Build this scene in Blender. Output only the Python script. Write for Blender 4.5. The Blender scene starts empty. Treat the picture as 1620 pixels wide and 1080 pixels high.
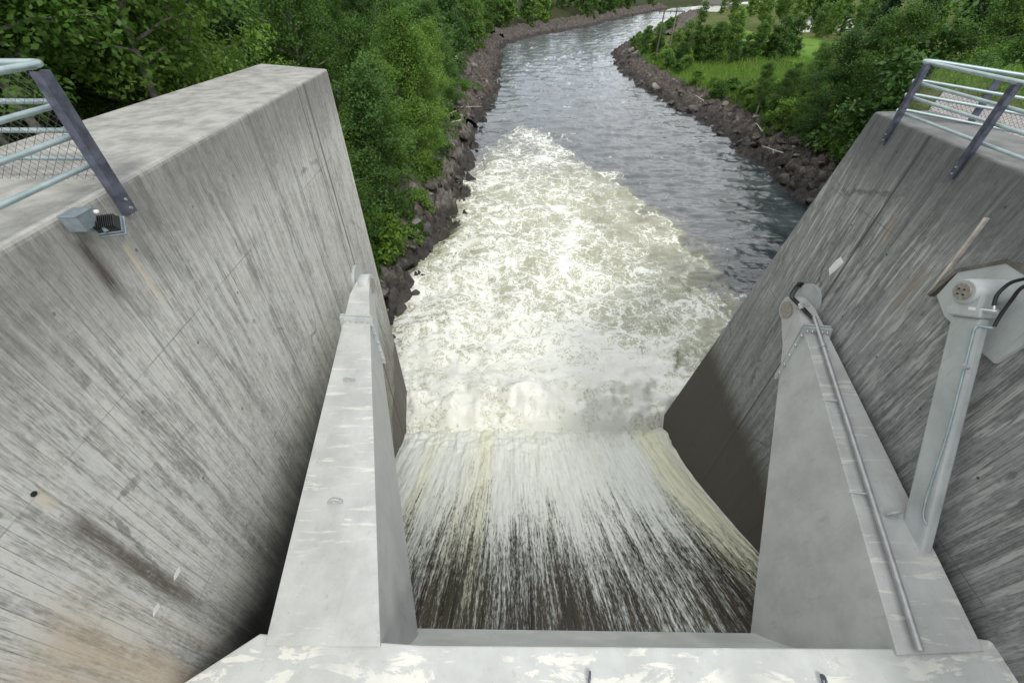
import bpy, math, random
import numpy as np
from mathutils import Vector

S = bpy.context.scene
COL = S.collection
RAD = math.radians

# ------------------------------------------------------------------ camera
F, CX, CY, PITCH = 650.0, 810.0, 540.0, RAD(41.0)      # photo pixels (1620 x 1080); the camera is the origin
FW = np.array([0, math.cos(PITCH), -math.sin(PITCH)])
UP = np.array([0, math.sin(PITCH), math.cos(PITCH)])
RT = np.array([1.0, 0, 0])
cd = bpy.data.cameras.new('camera'); cam = bpy.data.objects.new('camera', cd); COL.objects.link(cam)
cam.rotation_euler = (math.pi / 2 - PITCH, 0, 0)
cd.sensor_width = 36.0; cd.lens = F / 1620 * 36.0; cd.clip_start = 0.1; cd.clip_end = 6000
S.camera = cam

# ------------------------------------------------------------------ light
SUN_AZ, SUN_EL = RAD(158), RAD(50)                      # azimuth clockwise from +Y (downstream)
W = bpy.data.worlds.new('World'); S.world = W; W.use_nodes = True
wn = W.node_tree.nodes; wl = W.node_tree.links
bg = wn['Background']
sky = wn.new('ShaderNodeTexSky'); sky.sky_type = 'NISHITA'; sky.sun_disc = False
sky.sun_elevation = SUN_EL; sky.sun_rotation = SUN_AZ; sky.air_density = 1.0; sky.dust_density = 2.0
# thin broken cloud over the blue
wtc = wn.new('ShaderNodeTexCoord'); wno = wn.new('ShaderNodeTexNoise'); wno.inputs['Scale'].default_value = 2.2; wno.inputs['Detail'].default_value = 6
wra = wn.new('ShaderNodeMapRange'); wra.inputs[1].default_value = 0.26; wra.inputs[2].default_value = 0.52
wmx = wn.new('ShaderNodeMix'); wmx.data_type = 'RGBA'
wl.new(wtc.outputs['Generated'], wno.inputs['Vector']); wl.new(wno.outputs['Fac'], wra.inputs[0])
wl.new(wra.outputs[0], wmx.inputs[0]); wl.new(sky.outputs[0], wmx.inputs[6]); wmx.inputs[7].default_value = (10.5, 10.7, 10.9, 1)
wl.new(wmx.outputs[2], bg.inputs['Color']); bg.inputs['Strength'].default_value = 0.10
sd = bpy.data.lights.new('sun', 'SUN'); so = bpy.data.objects.new('sun', sd); COL.objects.link(so)
sd.energy = 1.5; sd.angle = RAD(10); sd.color = (1.0, 0.97, 0.92)
sdir = Vector((math.sin(SUN_AZ) * math.cos(SUN_EL), math.cos(SUN_AZ) * math.cos(SUN_EL), math.sin(SUN_EL)))
so.rotation_euler = sdir.to_track_quat('Z', 'Y').to_euler()
S.view_settings.view_transform = 'Standard'; S.view_settings.look = 'None'
S.view_settings.exposure = 0.40; S.view_settings.gamma = 1.0
S.cycles.max_bounces = 6; S.cycles.diffuse_bounces = 3; S.cycles.glossy_bounces = 3
S.cycles.transmission_bounces = 3; S.cycles.transparent_max_bounces = 6; S.cycles.volume_bounces = 1

# ------------------------------------------------------------------ pixel -> world
def ray(px, py): return FW + RT * (px - CX) / F - UP * (py - CY) / F
def at_x(px, py, x): r = ray(px, py); return r * (x / r[0])
def at_y(px, py, y): r = ray(px, py); return r * (y / r[1])
def at_z(px, py, z): r = ray(px, py); return r * (z / r[2])
def at_plane(px, py, n, d): r = ray(px, py); return r * (d / np.dot(r, n))
LN, LD = np.array([1, .055, 0.]), -4.2                  # left wall face : x + .055y = -4.2
RN, RD = np.array([1, -.095, -.045]), 6.54              # right wall face: x - .095y - .045z = 6.54
def on_left(px, py, off=0.): return at_plane(px, py, LN, LD + off)
def on_right(px, py, off=0.): return at_plane(px, py, RN, RD - off)
WZ = -15.0                                              # river level

# ------------------------------------------------------------------ noise in numpy
def _h(ix, iy, seed):
    n = (ix.astype(np.int64) * 374761393 + iy.astype(np.int64) * 668265263 + seed * 1442695041) & 0xffffffff
    n = ((n ^ (n >> 13)) * 1274126177) & 0xffffffff
    n = ((n ^ (n >> 16)) * 2246822519) & 0xffffffff
    return ((n ^ (n >> 15)) & 0xffffff) / float(0xffffff)
def perlin(x, y, seed=0):
    x = np.asarray(x, float); y = np.asarray(y, float)
    ix = np.floor(x); iy = np.floor(y); fx = x - ix; fy = y - iy
    def g(dx, dy):
        a = _h(ix + dx, iy + dy, seed) * 2 * np.pi
        return np.cos(a) * (fx - dx) + np.sin(a) * (fy - dy)
    u = fx ** 3 * (fx * (fx * 6 - 15) + 10); v = fy ** 3 * (fy * (fy * 6 - 15) + 10)
    return ((g(0, 0) * (1 - u) + g(1, 0) * u) * (1 - v) + (g(0, 1) * (1 - u) + g(1, 1) * u) * v) * 1.5
def fbm(x, y, seed=0, oct=4, gain=.5):
    t = 0; a = 1.
    for o in range(oct):
        t = t + a * perlin(x * 2 ** o, y * 2 ** o, seed + 31 * o); a *= gain
    return t
def ridge(x, y, seed=0, oct=4):
    t = 0; a = 1.
    for o in range(oct):
        t = t + a * (1 - np.abs(perlin(x * 2 ** o, y * 2 ** o, seed + 17 * o)) * 2); a *= .5
    return t / 2
def worley(x, y, seed=0):
    ix = np.floor(x); iy = np.floor(y)
    d1 = np.full(np.shape(x), 9.); d2 = d1.copy(); idv = np.zeros(np.shape(x)); sx = d1 * 0; sy = d1 * 0
    for dx in (-1, 0, 1):
        for dy in (-1, 0, 1):
            cx = ix + dx; cy = iy + dy
            ox = _h(cx, cy, seed); oy = _h(cx, cy, seed + 7); px = cx + ox; py = cy + oy
            d = np.hypot(px - x, py - y); near = d < d1
            d2 = np.where(near, d1, np.minimum(d2, d)); idv = np.where(near, _h(cx, cy, seed + 99), idv)
            sx = np.where(near, x - px, sx); sy = np.where(near, y - py, sy); d1 = np.where(near, d, d1)
    return d1, d2, idv, sx, sy
def sstep(a, b, x):
    t = np.clip((x - a) / (b - a), 0, 1); return t * t * (3 - 2 * t)

# ------------------------------------------------------------------ object helpers
def tag(o, label=None, cat=None, group=None, kind=None):
    if label: o['label'] = label
    if cat: o['category'] = cat
    if group: o['group'] = group
    if kind: o['kind'] = kind
    return o
def thing(name, loc, label, cat, group=None):
    o = bpy.data.objects.new(name, None); COL.objects.link(o); o.location = tuple(float(c) for c in loc); o.empty_display_size = .2
    return tag(o, label, cat, group)
def root_loc(o):
    while o.parent: o = o.parent
    return np.array(o.location)
def np_mesh(name, V, Fq, mat, smooth=False):
    me = bpy.data.meshes.new(name); V = np.asarray(V, np.float32); Fq = np.asarray(Fq, np.int32); k = Fq.shape[1]
    me.vertices.add(len(V)); me.vertices.foreach_set('co', V.ravel())
    me.loops.add(Fq.size); me.loops.foreach_set('vertex_index', Fq.ravel())
    me.polygons.add(len(Fq)); me.polygons.foreach_set('loop_start', np.arange(len(Fq), dtype=np.int32) * k)
    if smooth: me.polygons.foreach_set('use_smooth', np.ones(len(Fq), bool))
    me.update(calc_edges=True); me.validate()
    if mat: me.materials.append(mat)
    return me
def link(name, me, parent=None):
    o = bpy.data.objects.new(name, me); COL.objects.link(o)
    if parent: o.parent = parent
    return o
def grid_faces(nr, nc):
    i = np.arange(nr * nc).reshape(nr, nc)
    return np.stack([i[:-1, :-1], i[:-1, 1:], i[1:, 1:], i[1:, :-1]], -1).reshape(-1, 4)
class MB:
    def __init__(s): s.v = []; s.f = []; s.sm = []
    def add(s, vs, fs, smooth=False):
        b = len(s.v); s.v += [np.asarray(p, float) for p in vs]
        for f in fs: s.f.append([b + i for i in f]); s.sm.append(smooth)
    def hexa(s, p):                                     # p[0:4] one ring, p[4:8] the opposite ring
        s.add(p, [(3, 2, 1, 0), (4, 5, 6, 7), (0, 1, 5, 4), (1, 2, 6, 5), (2, 3, 7, 6), (3, 0, 4, 7)])
    def box(s, c, sx, sy, sz, ax=None):
        c = np.asarray(c, float); A = np.eye(3) if ax is None else np.asarray(ax, float)
        q = lambda i, j, k: c + A[0] * sx / 2 * i + A[1] * sy / 2 * j + A[2] * sz / 2 * k
        s.hexa([q(-1, -1, -1), q(1, -1, -1), q(1, 1, -1), q(-1, 1, -1), q(-1, -1, 1), q(1, -1, 1), q(1, 1, 1), q(-1, 1, 1)])
    def bar(s, a, b, w, h, upv=(0, 0, 1)):
        a = np.asarray(a, float); b = np.asarray(b, float); d = b - a; L = np.linalg.norm(d); d /= L
        u = np.cross(d, upv); u /= np.linalg.norm(u); n = np.cross(u, d)
        s.box((a + b) / 2, w, L, h, [u, d, n])
    def tube(s, pts, r, n=10, caps=True):
        pts = [np.asarray(p, float) for p in pts]; m = len(pts); rr = r if hasattr(r, '__len__') else [r] * m
        t0 = pts[1] - pts[0]; ref = np.array([0, 0, 1.]) if abs(t0[2]) < .9 * np.linalg.norm(t0) else np.array([1., 0, 0])
        vs = []
        for i in range(m):
            t = pts[min(i + 1, m - 1)] - pts[max(i - 1, 0)]; t = t / np.linalg.norm(t)
            u = np.cross(t, ref); u /= np.linalg.norm(u); w = np.cross(u, t); ref = w if abs(np.dot(w, t)) < .99 else ref
            for k in range(n):
                a = 2 * math.pi * k / n; vs.append(pts[i] + rr[i] * (math.cos(a) * u + math.sin(a) * w))
        fs = [(i * n + k, i * n + (k + 1) % n, (i + 1) * n + (k + 1) % n, (i + 1) * n + k) for i in range(m - 1) for k in range(n)]
        s.add(vs, fs, True)
        if caps:
            s.add(vs[:n], [tuple(range(n - 1, -1, -1))]); s.add(vs[-n:], [tuple(range(n))])
    def disc(s, c, axis, r, th, n=32):
        c = np.asarray(c, float); ax = np.asarray(axis, float); ax = ax / np.linalg.norm(ax)
        s.tube([c - ax * th / 2, c + ax * th / 2], r, n)
    def prism(s, poly, off):
        poly = [np.asarray(p, float) for p in poly]; n = len(poly); off = np.asarray(off, float)
        vs = poly + [p + off for p in poly]
        s.add(vs, [tuple(range(n - 1, -1, -1)), tuple(range(n, 2 * n))] + [(i, (i + 1) % n, n + (i + 1) % n, n + i) for i in range(n)])
    def build(s, name, mat, parent=None, bevel=0., seg=2):
        off = root_loc(parent) if parent else np.zeros(3)
        me = bpy.data.meshes.new(name)
        me.from_pydata([tuple(v - off) for v in s.v], [], s.f); me.polygons.foreach_set('use_smooth', s.sm); me.update()
        import bmesh
        bm = bmesh.new(); bm.from_mesh(me); bmesh.ops.recalc_face_normals(bm, faces=bm.faces); bm.to_mesh(me); bm.free()
        me.materials.append(mat); o = link(name, me, parent)
        if bevel:
            m = o.modifiers.new('bevel', 'BEVEL'); m.width = bevel; m.segments = seg; m.limit_method = 'ANGLE'; m.angle_limit = RAD(40)
        return o
def copy_tree(o, parent=None):
    c = o.copy(); COL.objects.link(c); c.parent = parent
    for ch in o.children: copy_tree(ch, c)
    return c

# ------------------------------------------------------------------ node helpers
class N:
    def __init__(s, name):
        s.m = bpy.data.materials.new(name); s.m.use_nodes = True; s.t = s.m.node_tree; s.b = s.t.nodes['Principled BSDF']
        s.out = s.t.nodes['Material Output']
    def n(s, typ): return s.t.nodes.new('ShaderNode' + typ)
    def put(s, sock, v):
        if hasattr(v, 'is_output'): s.t.links.new(v, sock)
        elif isinstance(v, (tuple, list)) and len(v) == 3 and sock.type == 'RGBA': sock.default_value = (*v, 1)
        else: sock.default_value = v
    def pos(s): return s.n('TexCoord').outputs['Object']
    def geo(s): return s.n('NewGeometry')
    def sep(s, v): k = s.n('SeparateXYZ'); s.put(k.inputs[0], v); return k.outputs
    def comb(s, x, y, z): k = s.n('CombineXYZ'); [s.put(k.inputs[i], q) for i, q in enumerate((x, y, z))]; return k.outputs[0]
    def math(s, op, a, b=0., c=None, clamp=False):
        k = s.n('Math'); k.operation = op; k.use_clamp = clamp; s.put(k.inputs[0], a); s.put(k.inputs[1], b)
        if c is not None: s.put(k.inputs[2], c)
        return k.outputs[0]
    def vmul(s, v, sc): k = s.n('VectorMath'); k.operation = 'MULTIPLY'; s.put(k.inputs[0], v); k.inputs[1].default_value = sc; return k.outputs[0]
    def vadd(s, a, b): k = s.n('VectorMath'); s.put(k.inputs[0], a); s.put(k.inputs[1], b); return k.outputs[0]
    def noise(s, v, scale, detail=4, rough=.55, dist=0., out='Fac'):
        k = s.n('TexNoise'); s.put(k.inputs['Vector'], v); k.inputs['Scale'].default_value = scale; k.inputs['Detail'].default_value = detail
        k.inputs['Roughness'].default_value = rough; k.inputs['Distortion'].default_value = dist; return k.outputs[out]
    def voro(s, v, scale, feature='F1', out='Distance', rnd=1.):
        k = s.n('TexVoronoi'); k.feature = feature; s.put(k.inputs['Vector'], v); k.inputs['Scale'].default_value = scale
        k.inputs['Randomness'].default_value = rnd; return k.outputs[out]
    def white(s, v): k = s.n('TexWhiteNoise'); s.put(k.inputs['Vector'], v); return k.outputs['Value']
    def rng(s, v, a, b, c=0., d=1., smooth=True):
        k = s.n('MapRange'); k.interpolation_type = 'SMOOTHSTEP' if smooth else 'LINEAR'; s.put(k.inputs[0], v)
        for i, q in enumerate((a, b, c, d)): s.put(k.inputs[i + 1], q)
        return k.outputs[0]
    def mix(s, f, a, b, mode='MIX'):
        k = s.n('Mix'); k.data_type = 'RGBA'; k.blend_type = mode; s.put(k.inputs[0], f); s.put(k.inputs[6], a); s.put(k.inputs[7], b); return k.outputs[2]
    def attr(s, name): k = s.n('Attribute'); k.attribute_name = name; return k.outputs['Fac']
    def bump(s, h, strength=.3, dist=.02): k = s.n('Bump'); k.inputs['Strength'].default_value = strength; k.inputs['Distance'].default_value = dist; s.put(k.inputs['Height'], h); return k.outputs[0]
    def set(s, color=None, rough=None, metal=None, normal=None, spec=None):
        for nm, v in (('Base Color', color), ('Roughness', rough), ('Metallic', metal), ('Normal', normal), ('Specular IOR Level', spec)):
            if v is not None: s.put(s.b.inputs[nm], v)
        return s.m

# ------------------------------------------------------------------ materials
def mat_concrete(name, tint, sign, topz, dark=1.0, stains=(), joints=(), wet=None, damp_shade=None, warm=None):
    k = N(name); P = k.geo().outputs['Position']; o = k.sep(P); x, y, z = o[0], o[1], o[2]
    up = k.math('ABSOLUTE', k.sep(k.geo().outputs['Normal'])[2]); top = k.rng(up, .6, .8)
    h = k.math('ADD', y, k.math('MULTIPLY', x, .6))
    wob = k.noise(P, .7, 2); hw = k.math('ADD', h, k.math('MULTIPLY', wob, .12))
    a = k.noise(k.comb(hw, k.math('MULTIPLY', z, .045), 3.1), 2.3, 6, .62)
    b = k.noise(k.comb(hw, k.math('MULTIPLY', z, .03), 9.7), 9.0, 4, .6)
    c = k.noise(P, 1.1, 6, .6); d = k.noise(P, 22, 3, .6)
    bi = k.math('FLOOR', k.math('DIVIDE', h, .11)); zr = k.math('MULTIPLY', k.white(k.comb(bi, 0, 0)), 3.)
    bj = k.math('FLOOR', k.math('DIVIDE', k.math('ADD', z, zr), 2.6)); bv = k.white(k.comb(bi, bj, 1.))
    t = k.math('ADD', k.math('ADD', k.math('MULTIPLY', a, .34), .28), k.math('MULTIPLY', b, .40))
    t = k.math('ADD', t, k.math('MULTIPLY', c, .45)); t = k.math('ADD', t, k.math('MULTIPLY', bv, .17))
    t = k.math('ADD', t, k.math('MULTIPLY', d, .16))
    b2 = k.noise(k.comb(h, k.math('MULTIPLY', z, .035), 15.), 42.0, 2, .6); b3 = k.noise(k.comb(h, k.math('MULTIPLY', z, .09), 33.), 90.0, 2, .5); e1 = k.noise(P, 6.5, 5, .7)
    t = k.math('ADD', t, k.math('MULTIPLY', k.math('SUBTRACT', b2, .5), .75)); t = k.math('ADD', t, k.math('MULTIPLY', k.math('SUBTRACT', b3, .5), .6)); t = k.math('ADD', t, k.math('MULTIPLY', k.math('SUBTRACT', e1, .5), .5))
    col = k.mix(k.rng(t, .80, 1.2, smooth=False), tuple(q * .46 for q in tint), tuple(q * 1.10 for q in tint))
    # dark vertical runs, pale lime runs starting near the top edge
    run = k.noise(k.comb(hw, k.math('MULTIPLY', z, .016), 21.), 7.5, 3, .55)
    col = k.mix(k.math('MULTIPLY', k.rng(run, .60, .68, 0, .45), k.rng(e1, .3, .6)), col, tuple(q * .2 for q in tint))
    dep = k.math('SUBTRACT', topz, z)
    dl = k.noise(k.comb(hw, k.math('MULTIPLY', z, .10), 40.), 10., 3, .6)
    lime = k.math('MULTIPLY', k.rng(dl, .52, .60), k.math('MULTIPLY', k.rng(dep, .5, 1.5), k.rng(dep, 7, 2.5)))
    col = k.mix(k.math('MULTIPLY', lime, .75 if sign < 0 else .45), col, (.60, .60, .575))
    edge = k.math('MULTIPLY', k.rng(k.math('ADD', dep, k.math('MULTIPLY', b, -1.6)), .9, -.6), .6)
    col = k.mix(edge, col, tuple(q * .26 for q in tint))
    # board gaps and lift joints
    fr = k.math('FRACT', k.math('DIVIDE', h, .11)); gap = k.math('LESS_THAN', fr, .07)
    lj = k.math('FRACT', k.math('DIVIDE', k.math('ADD', z, .6), 2.9)); ljm = k.math('MULTIPLY', k.math('LESS_THAN', lj, .006), k.rng(c, .4, .6))
    gm = k.math('MAXIMUM', k.math('MULTIPLY', gap, k.math('MULTIPLY', k.rng(c, .38, .58), .55)), k.math('MULTIPLY', ljm, .5))
    ty = k.math('SUBTRACT', k.math('FRACT', k.math('DIVIDE', y, 1.25)), .5); tzh = k.math('SUBTRACT', k.math('FRACT', k.math('DIVIDE', k.math('ADD', z, .2), 1.45)), .5)
    tr_ = k.math('SQRT', k.math('ADD', k.math('POWER', k.math('MULTIPLY', ty, 1.25), 2.), k.math('POWER', k.math('MULTIPLY', tzh, 1.45), 2.)))
    gm = k.math('MAXIMUM', gm, k.math('MULTIPLY', k.math('LESS_THAN', tr_, .022), k.math('MULTIPLY', k.rng(c, .40, .5), .8)))
    ck = k.voro(k.vadd(k.vmul(P, (1, .5, .28)), k.vmul(k.n('TexNoise').outputs['Color'], (0, 0, 0))), .8, 'DISTANCE_TO_EDGE')
    ck = k.math('MULTIPLY', k.rng(k.math('ADD', ck, k.math('MULTIPLY', k.math('SUBTRACT', e1, .5), .05)), .012, .004), k.rng(c, .5, .6, 0, .5)); gm = k.math('MAXIMUM', gm, ck)
    for jy, w in joints:
        jm = k.math('LESS_THAN', k.math('ABSOLUTE', k.math('SUBTRACT', k.math('ADD', y, k.math('MULTIPLY', c, .03)), jy)), w)
        gm = k.math('MAXIMUM', gm, k.math('MULTIPLY', jm, .75))
    col = k.mix(gm, col, tuple(q * .2 for q in tint))
    for (sy, sz, w, ln, sc, amt) in stains:              # runs below fittings and drains
        dy = k.math('ABSOLUTE', k.math('SUBTRACT', k.math('ADD', y, k.math('ADD', k.math('MULTIPLY', k.math('SUBTRACT', b, .5), .14), k.math('MULTIPLY', k.math('SUBTRACT', b2, .5), .10))), sy))
        m = k.math('MULTIPLY', k.rng(dy, w * 1.15, w * .1), k.math('MULTIPLY', k.rng(z, sz, sz - ln * .12), k.rng(z, sz - ln, sz - ln * .6)))
        m = k.math('MULTIPLY', m, k.rng(k.math('ADD', b2, k.math('MULTIPLY', e1, .6)), .55, .85, .35, 1.)); col = k.mix(k.math('MULTIPLY', m, amt), col, sc)
    for (z0, sf, ylo, yhi, amt, wc) in (damp_shade or ()):    # dark bands below a level line: damp, algae and painted-in arm shade
        zz = k.math('ADD', k.math('SUBTRACT', z0, z), k.math('MULTIPLY', k.math('SUBTRACT', k.noise(k.comb(hw, k.math('MULTIPLY', z, .12), 77.), 3.0, 6, .7), .5), 1.2))
        wm = k.math('MULTIPLY', k.rng(zz, -sf * .35, sf), k.rng(y, yhi, ylo)); col = k.mix(k.math('MULTIPLY', wm, amt), col, wc)
    if wet:
        y0, z0, amt = wet
        wv = k.math('ADD', k.math('MULTIPLY', k.math('SUBTRACT', y, y0), .75), k.math('SUBTRACT', z0, z))
        wv = k.math('ADD', wv, k.math('MULTIPLY', k.math('SUBTRACT', k.noise(P, .8, 5, .6), .5), 2.5))
        wm = k.rng(wv, -.25, .25); wm = k.math('MULTIPLY', wm, k.math('SUBTRACT', 1., top))
        col = k.mix(k.math('MULTIPLY', wm, amt), col, (.06, .05, .036))
    if warm:
        wy, wz = warm; m_ = k.math('MULTIPLY', k.rng(y, wy + .5, wy - .3), k.rng(k.math('ADD', z, k.math('MULTIPLY', c, 1.)), wz + .9, wz - .1)); col = k.mix(k.math('MULTIPLY', m_, k.rng(a, .35, .6, 0, .6)), col, (.47, .36, .23))
    tc = k.noise(P, 2.4, 7, .65); td = k.noise(k.vmul(P, (1., .55, 1)), 1.3, 4, .6, 1.0)
    tcol = k.mix(k.rng(tc, .3, .68), tuple(q * .42 for q in tint), tuple(q * .70 for q in tint))
    tcol = k.mix(k.rng(td, .57, .72, 0, .6), tcol, tuple(q * .33 for q in tint))
    tcol = k.mix(k.rng(d, .60, .75, 0, .2), tcol, tuple(q * .4 for q in tint))
    col = k.mix(top, col, tcol)
    hgt = k.math('ADD', k.math('MULTIPLY', gm, -.8), k.math('ADD', k.math('MULTIPLY', bv, .25), k.math('MULTIPLY', d, .35)))
    hgt = k.math('ADD', hgt, k.math('MULTIPLY', b, .3))
    ro = k.rng(t, .7, 1.2, .78, .95)
    return k.set(col, ro, normal=k.bump(hgt, .55, .02), spec=.3)

def mat_paint(name, col, worn=.12, rough=.45, sun_fleck=.0, sv=(1.0, 5.5, 3.0), lo=.545):
    k = N(name); P = k.pos(); a = k.noise(P, 1.7, 6, .6); b = k.noise(P, 34, 3, .6); s_ = k.noise(k.vmul(P, (1, .12, 1)), 5, 4, .6)
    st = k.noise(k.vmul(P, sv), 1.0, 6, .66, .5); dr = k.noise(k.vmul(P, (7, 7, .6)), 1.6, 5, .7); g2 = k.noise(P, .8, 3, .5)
    c = k.mix(k.rng(a, .3, .7), tuple(q * (1 - worn) for q in col), tuple(min(q * (1 + worn), .9) for q in col))
    c = k.mix(k.rng(s_, .55, .8, 0, .35), c, tuple(q * .72 for q in col))
    c = k.mix(k.math('MULTIPLY', k.rng(st, lo, lo + .05, 0, sun_fleck), k.math('MULTIPLY', k.rng(g2, .42, .56), k.rng(k.sep(k.geo().outputs['Normal'])[2], .35, .75, .12, 1.))), c, (.86, .83, .73)); c = k.mix(k.rng(dr, .56, .75, 0, .4), c, tuple(q * .55 for q in (col[0], col[1] * .97, col[2] * .92)))  # cream flecks paint dappled sun into the colour, strongest on upward faces
    c = k.mix(k.rng(b, .68, .76, 0, .5), c, tuple(q * .35 for q in col))
    return k.set(c, k.rng(a, .3, .7, rough - .08, rough + .12), normal=k.bump(k.math('ADD', a, k.math('MULTIPLY', b, .1)), .15, .01))

def mat_plain(name, col, rough=.5, metal=0., var=.2, scale=8.):
    k = N(name); a = k.noise(k.pos(), scale, 5, .6)
    return k.set(k.mix(k.rng(a, .3, .7), tuple(q * (1 - var) for q in col), tuple(q * (1 + var) for q in col)), k.rng(a, .3, .7, rough - .08, rough + .1), metal)

def mat_leaf(name, c0, c1, c2):
    k = N(name); g = k.geo(); r = g.outputs['Random Per Island']; oi = k.n('ObjectInfo').outputs['Random']
    v = k.math('ADD', k.math('MULTIPLY', r, .42), k.math('MULTIPLY', oi, .58))
    c = k.mix(k.rng(v, .1, .55), c0, c1); c = k.mix(k.rng(v, .55, .98), c, c2)
    k.set(c, .55, spec=.25)
    tr = k.n('BsdfTranslucent'); k.put(tr.inputs['Color'], k.mix(1., c, (1.0, 1.25, .5), 'MULTIPLY'))
    ms = k.n('MixShader'); ms.inputs[0].default_value = .35
    k.t.links.new(k.b.outputs[0], ms.inputs[1]); k.t.links.new(tr.outputs[0], ms.inputs[2]); k.t.links.new(ms.outputs[0], k.out.inputs[0])
    return k.m

M = {}
pR = lambda px, py: on_right(px, py)
_dr = on_left(53, 783); _fl = on_left(118, 372); _fl2 = on_left(190, 380)
M['concrete_left'] = mat_concrete('concrete_left', (.55, .545, .505), -1, -1.7, stains=[
    (_dr[1], _dr[2] - .3, .15, 3.2, (.075, .06, .045), .85), (_dr[1] + .02, _dr[2] + .02, .08, .35, (.60, .52, .38), .6),
    (_fl[1], _fl[2], .10, .9, (.06, .05, .045), .9), (_fl2[1], _fl2[2], .07, 1.0, (.62, .55, .40), .6)],
    joints=[(on_left(508, 230)[1], .05), (on_left(560, 600)[1] + 2.2, .025)], wet=(11.2, -12.6, .6), damp_shade=[(-7.0, 1.3, 8.0, 10.5, .95, (.02, .021, .022)), (-9.6, 1.2, 20, 30, .45, (.10, .085, .06))], warm=(1.3, -4.3))  # near-black band: algae with the shade behind the left arm painted in
_rj = on_right(1180, 657)
M['concrete_right'] = mat_concrete('concrete_right', (.275, .285, .275), 1, -1.94,
    stains=[(on_right(1415, 350)[1], on_right(1415, 335)[2], .16, .8, (.20, .14, .075), .45), (on_right(1460, 430)[1], on_right(1440, 395)[2], .22, 1.2, (.20, .14, .075), .4)],
    joints=[(_rj[1], .03)], damp_shade=[(-6.3, 1.4, 2.6, 4.6, .85, (.03, .033, .036)), (-9.4, .9, 20, 30, .9, (.066, .057, .045))])  # near-black low down near the gate, brown damp band further down
M['paint_beam'] = mat_paint('paint_beam', (.48, .495, .475), .10, sun_fleck=.5, sv=(1.7, 4.2, 3.), lo=.51)
M['paint_arm'] = mat_paint('paint_arm', (.44, .45, .435), .12, sun_fleck=.34, sv=(1.3, 10., 5.0), lo=.555)
M['paint_grey'] = mat_paint('paint_grey', (.42, .45, .44), .12)
M['galv'] = mat_plain('galvanised_steel', (.34, .42, .43), .42, .4, .15, 5)
M['conduit_steel'] = mat_plain('conduit_steel', (.40, .41, .41), .38, .5, .12, 6)
M['post_steel'] = mat_plain('post_steel', (.11, .12, .16), .45, .5, .3, 9)
M['wire'] = mat_plain('wire', (.10, .10, .10), .5, .6, .2)
M['steel_pin'] = mat_plain('steel_pin', (.34, .32, .28), .5, .4, .25, 20)
M['bright_steel'] = mat_plain('bright_steel', (.62, .64, .65), .3, .7, .12, 20)
M['rubber'] = mat_plain('rubber', (.012, .012, .014), .42, 0, .3)
M['lamp_grey'] = mat_plain('lamp_grey', (.19, .225, .25), .45, .1, .15, 12)
M['lamp_black'] = mat_plain('lamp_black', (.015, .016, .018), .5, 0, .3)
M['white_tag'] = mat_plain('white_tag', (.75, .75, .73), .5, 0, .08)
M['bark_pale'] = mat_plain('bark_pale', (.20, .19, .165), .9, 0, .5, 5)
M['bark_dark'] = mat_plain('bark_dark', (.07, .06, .048), .9, 0, .4, 6)
M['frame_grey'] = mat_plain('frame_grey', (.13, .12, .105), .85, 0, .35, 6)
M['timber'] = mat_plain('timber', (.10, .085, .07), .85, 0, .3, 5)
M['bone_wood'] = mat_plain('bone_wood', (.50, .46, .41), .8, 0, .25, 6)
M['white_house'] = mat_plain('white_house', (.75, .75, .73), .7, 0, .06)
M['roof_dark'] = mat_plain('roof_dark', (.10, .09, .09), .7, 0, .2)
M['pane'] = mat_plain('pane', (.03, .035, .04), .15)
M['leaf_mid'] = mat_leaf('leaf_mid', (.045, .10, .016), (.080, .160, .028), (.14, .225, .055))
M['leaf_light'] = mat_leaf('leaf_light', (.075, .150, .020), (.125, .220, .036), (.185, .29, .065))
M['leaf_dark'] = mat_leaf('leaf_dark', (.040, .092, .022), (.075, .150, .036), (.13, .21, .065))
M['needle'] = mat_leaf('needle', (.014, .034, .016), (.024, .052, .022), (.042, .075, .032))

def mat_rock():
    k = N('rock'); P = k.pos(); a = k.noise(P, .8, 6, .65); b = k.noise(P, 5, 6, .65); oi = k.n('ObjectInfo').outputs['Random']
    t = k.math('ADD', k.math('MULTIPLY', a, .6), k.math('MULTIPLY', b, .5))
    c = k.mix(k.rng(t, .35, .75), (.022, .018, .015), (.118, .098, .083))
    c = k.mix(k.rng(k.noise(P, 1.9, 2, .5), .56, .70, 0, .55), c, (.22, .20, .175)); c = k.mix(k.rng(oi, .3, 1., 0, .8), c, (.25, .235, .21))
    c = k.mix(k.rng(k.math('ADD', a, k.math('MULTIPLY', oi, .25)), .66, .88, 0, .7), c, (.22, .195, .175))
    c = k.mix(k.rng(k.noise(P, .35, 3), .58, .68, 0, .4), c, (.085, .062, .050))
    wz = k.sep(k.geo().outputs['Position'])[2]; wz = k.math('ADD', wz, k.math('MULTIPLY', k.math('SUBTRACT', b, .5), 1.4))
    c = k.mix(k.rng(wz, -13.6, -14.5, 0, .72), c, (.016, .015, .014))
    return k.set(c, .8, normal=k.bump(k.math('ADD', k.noise(P, 3, 8, .7), k.math('MULTIPLY', b, .4)), .7, .12), spec=.35)
M['rock'] = mat_rock()
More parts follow.
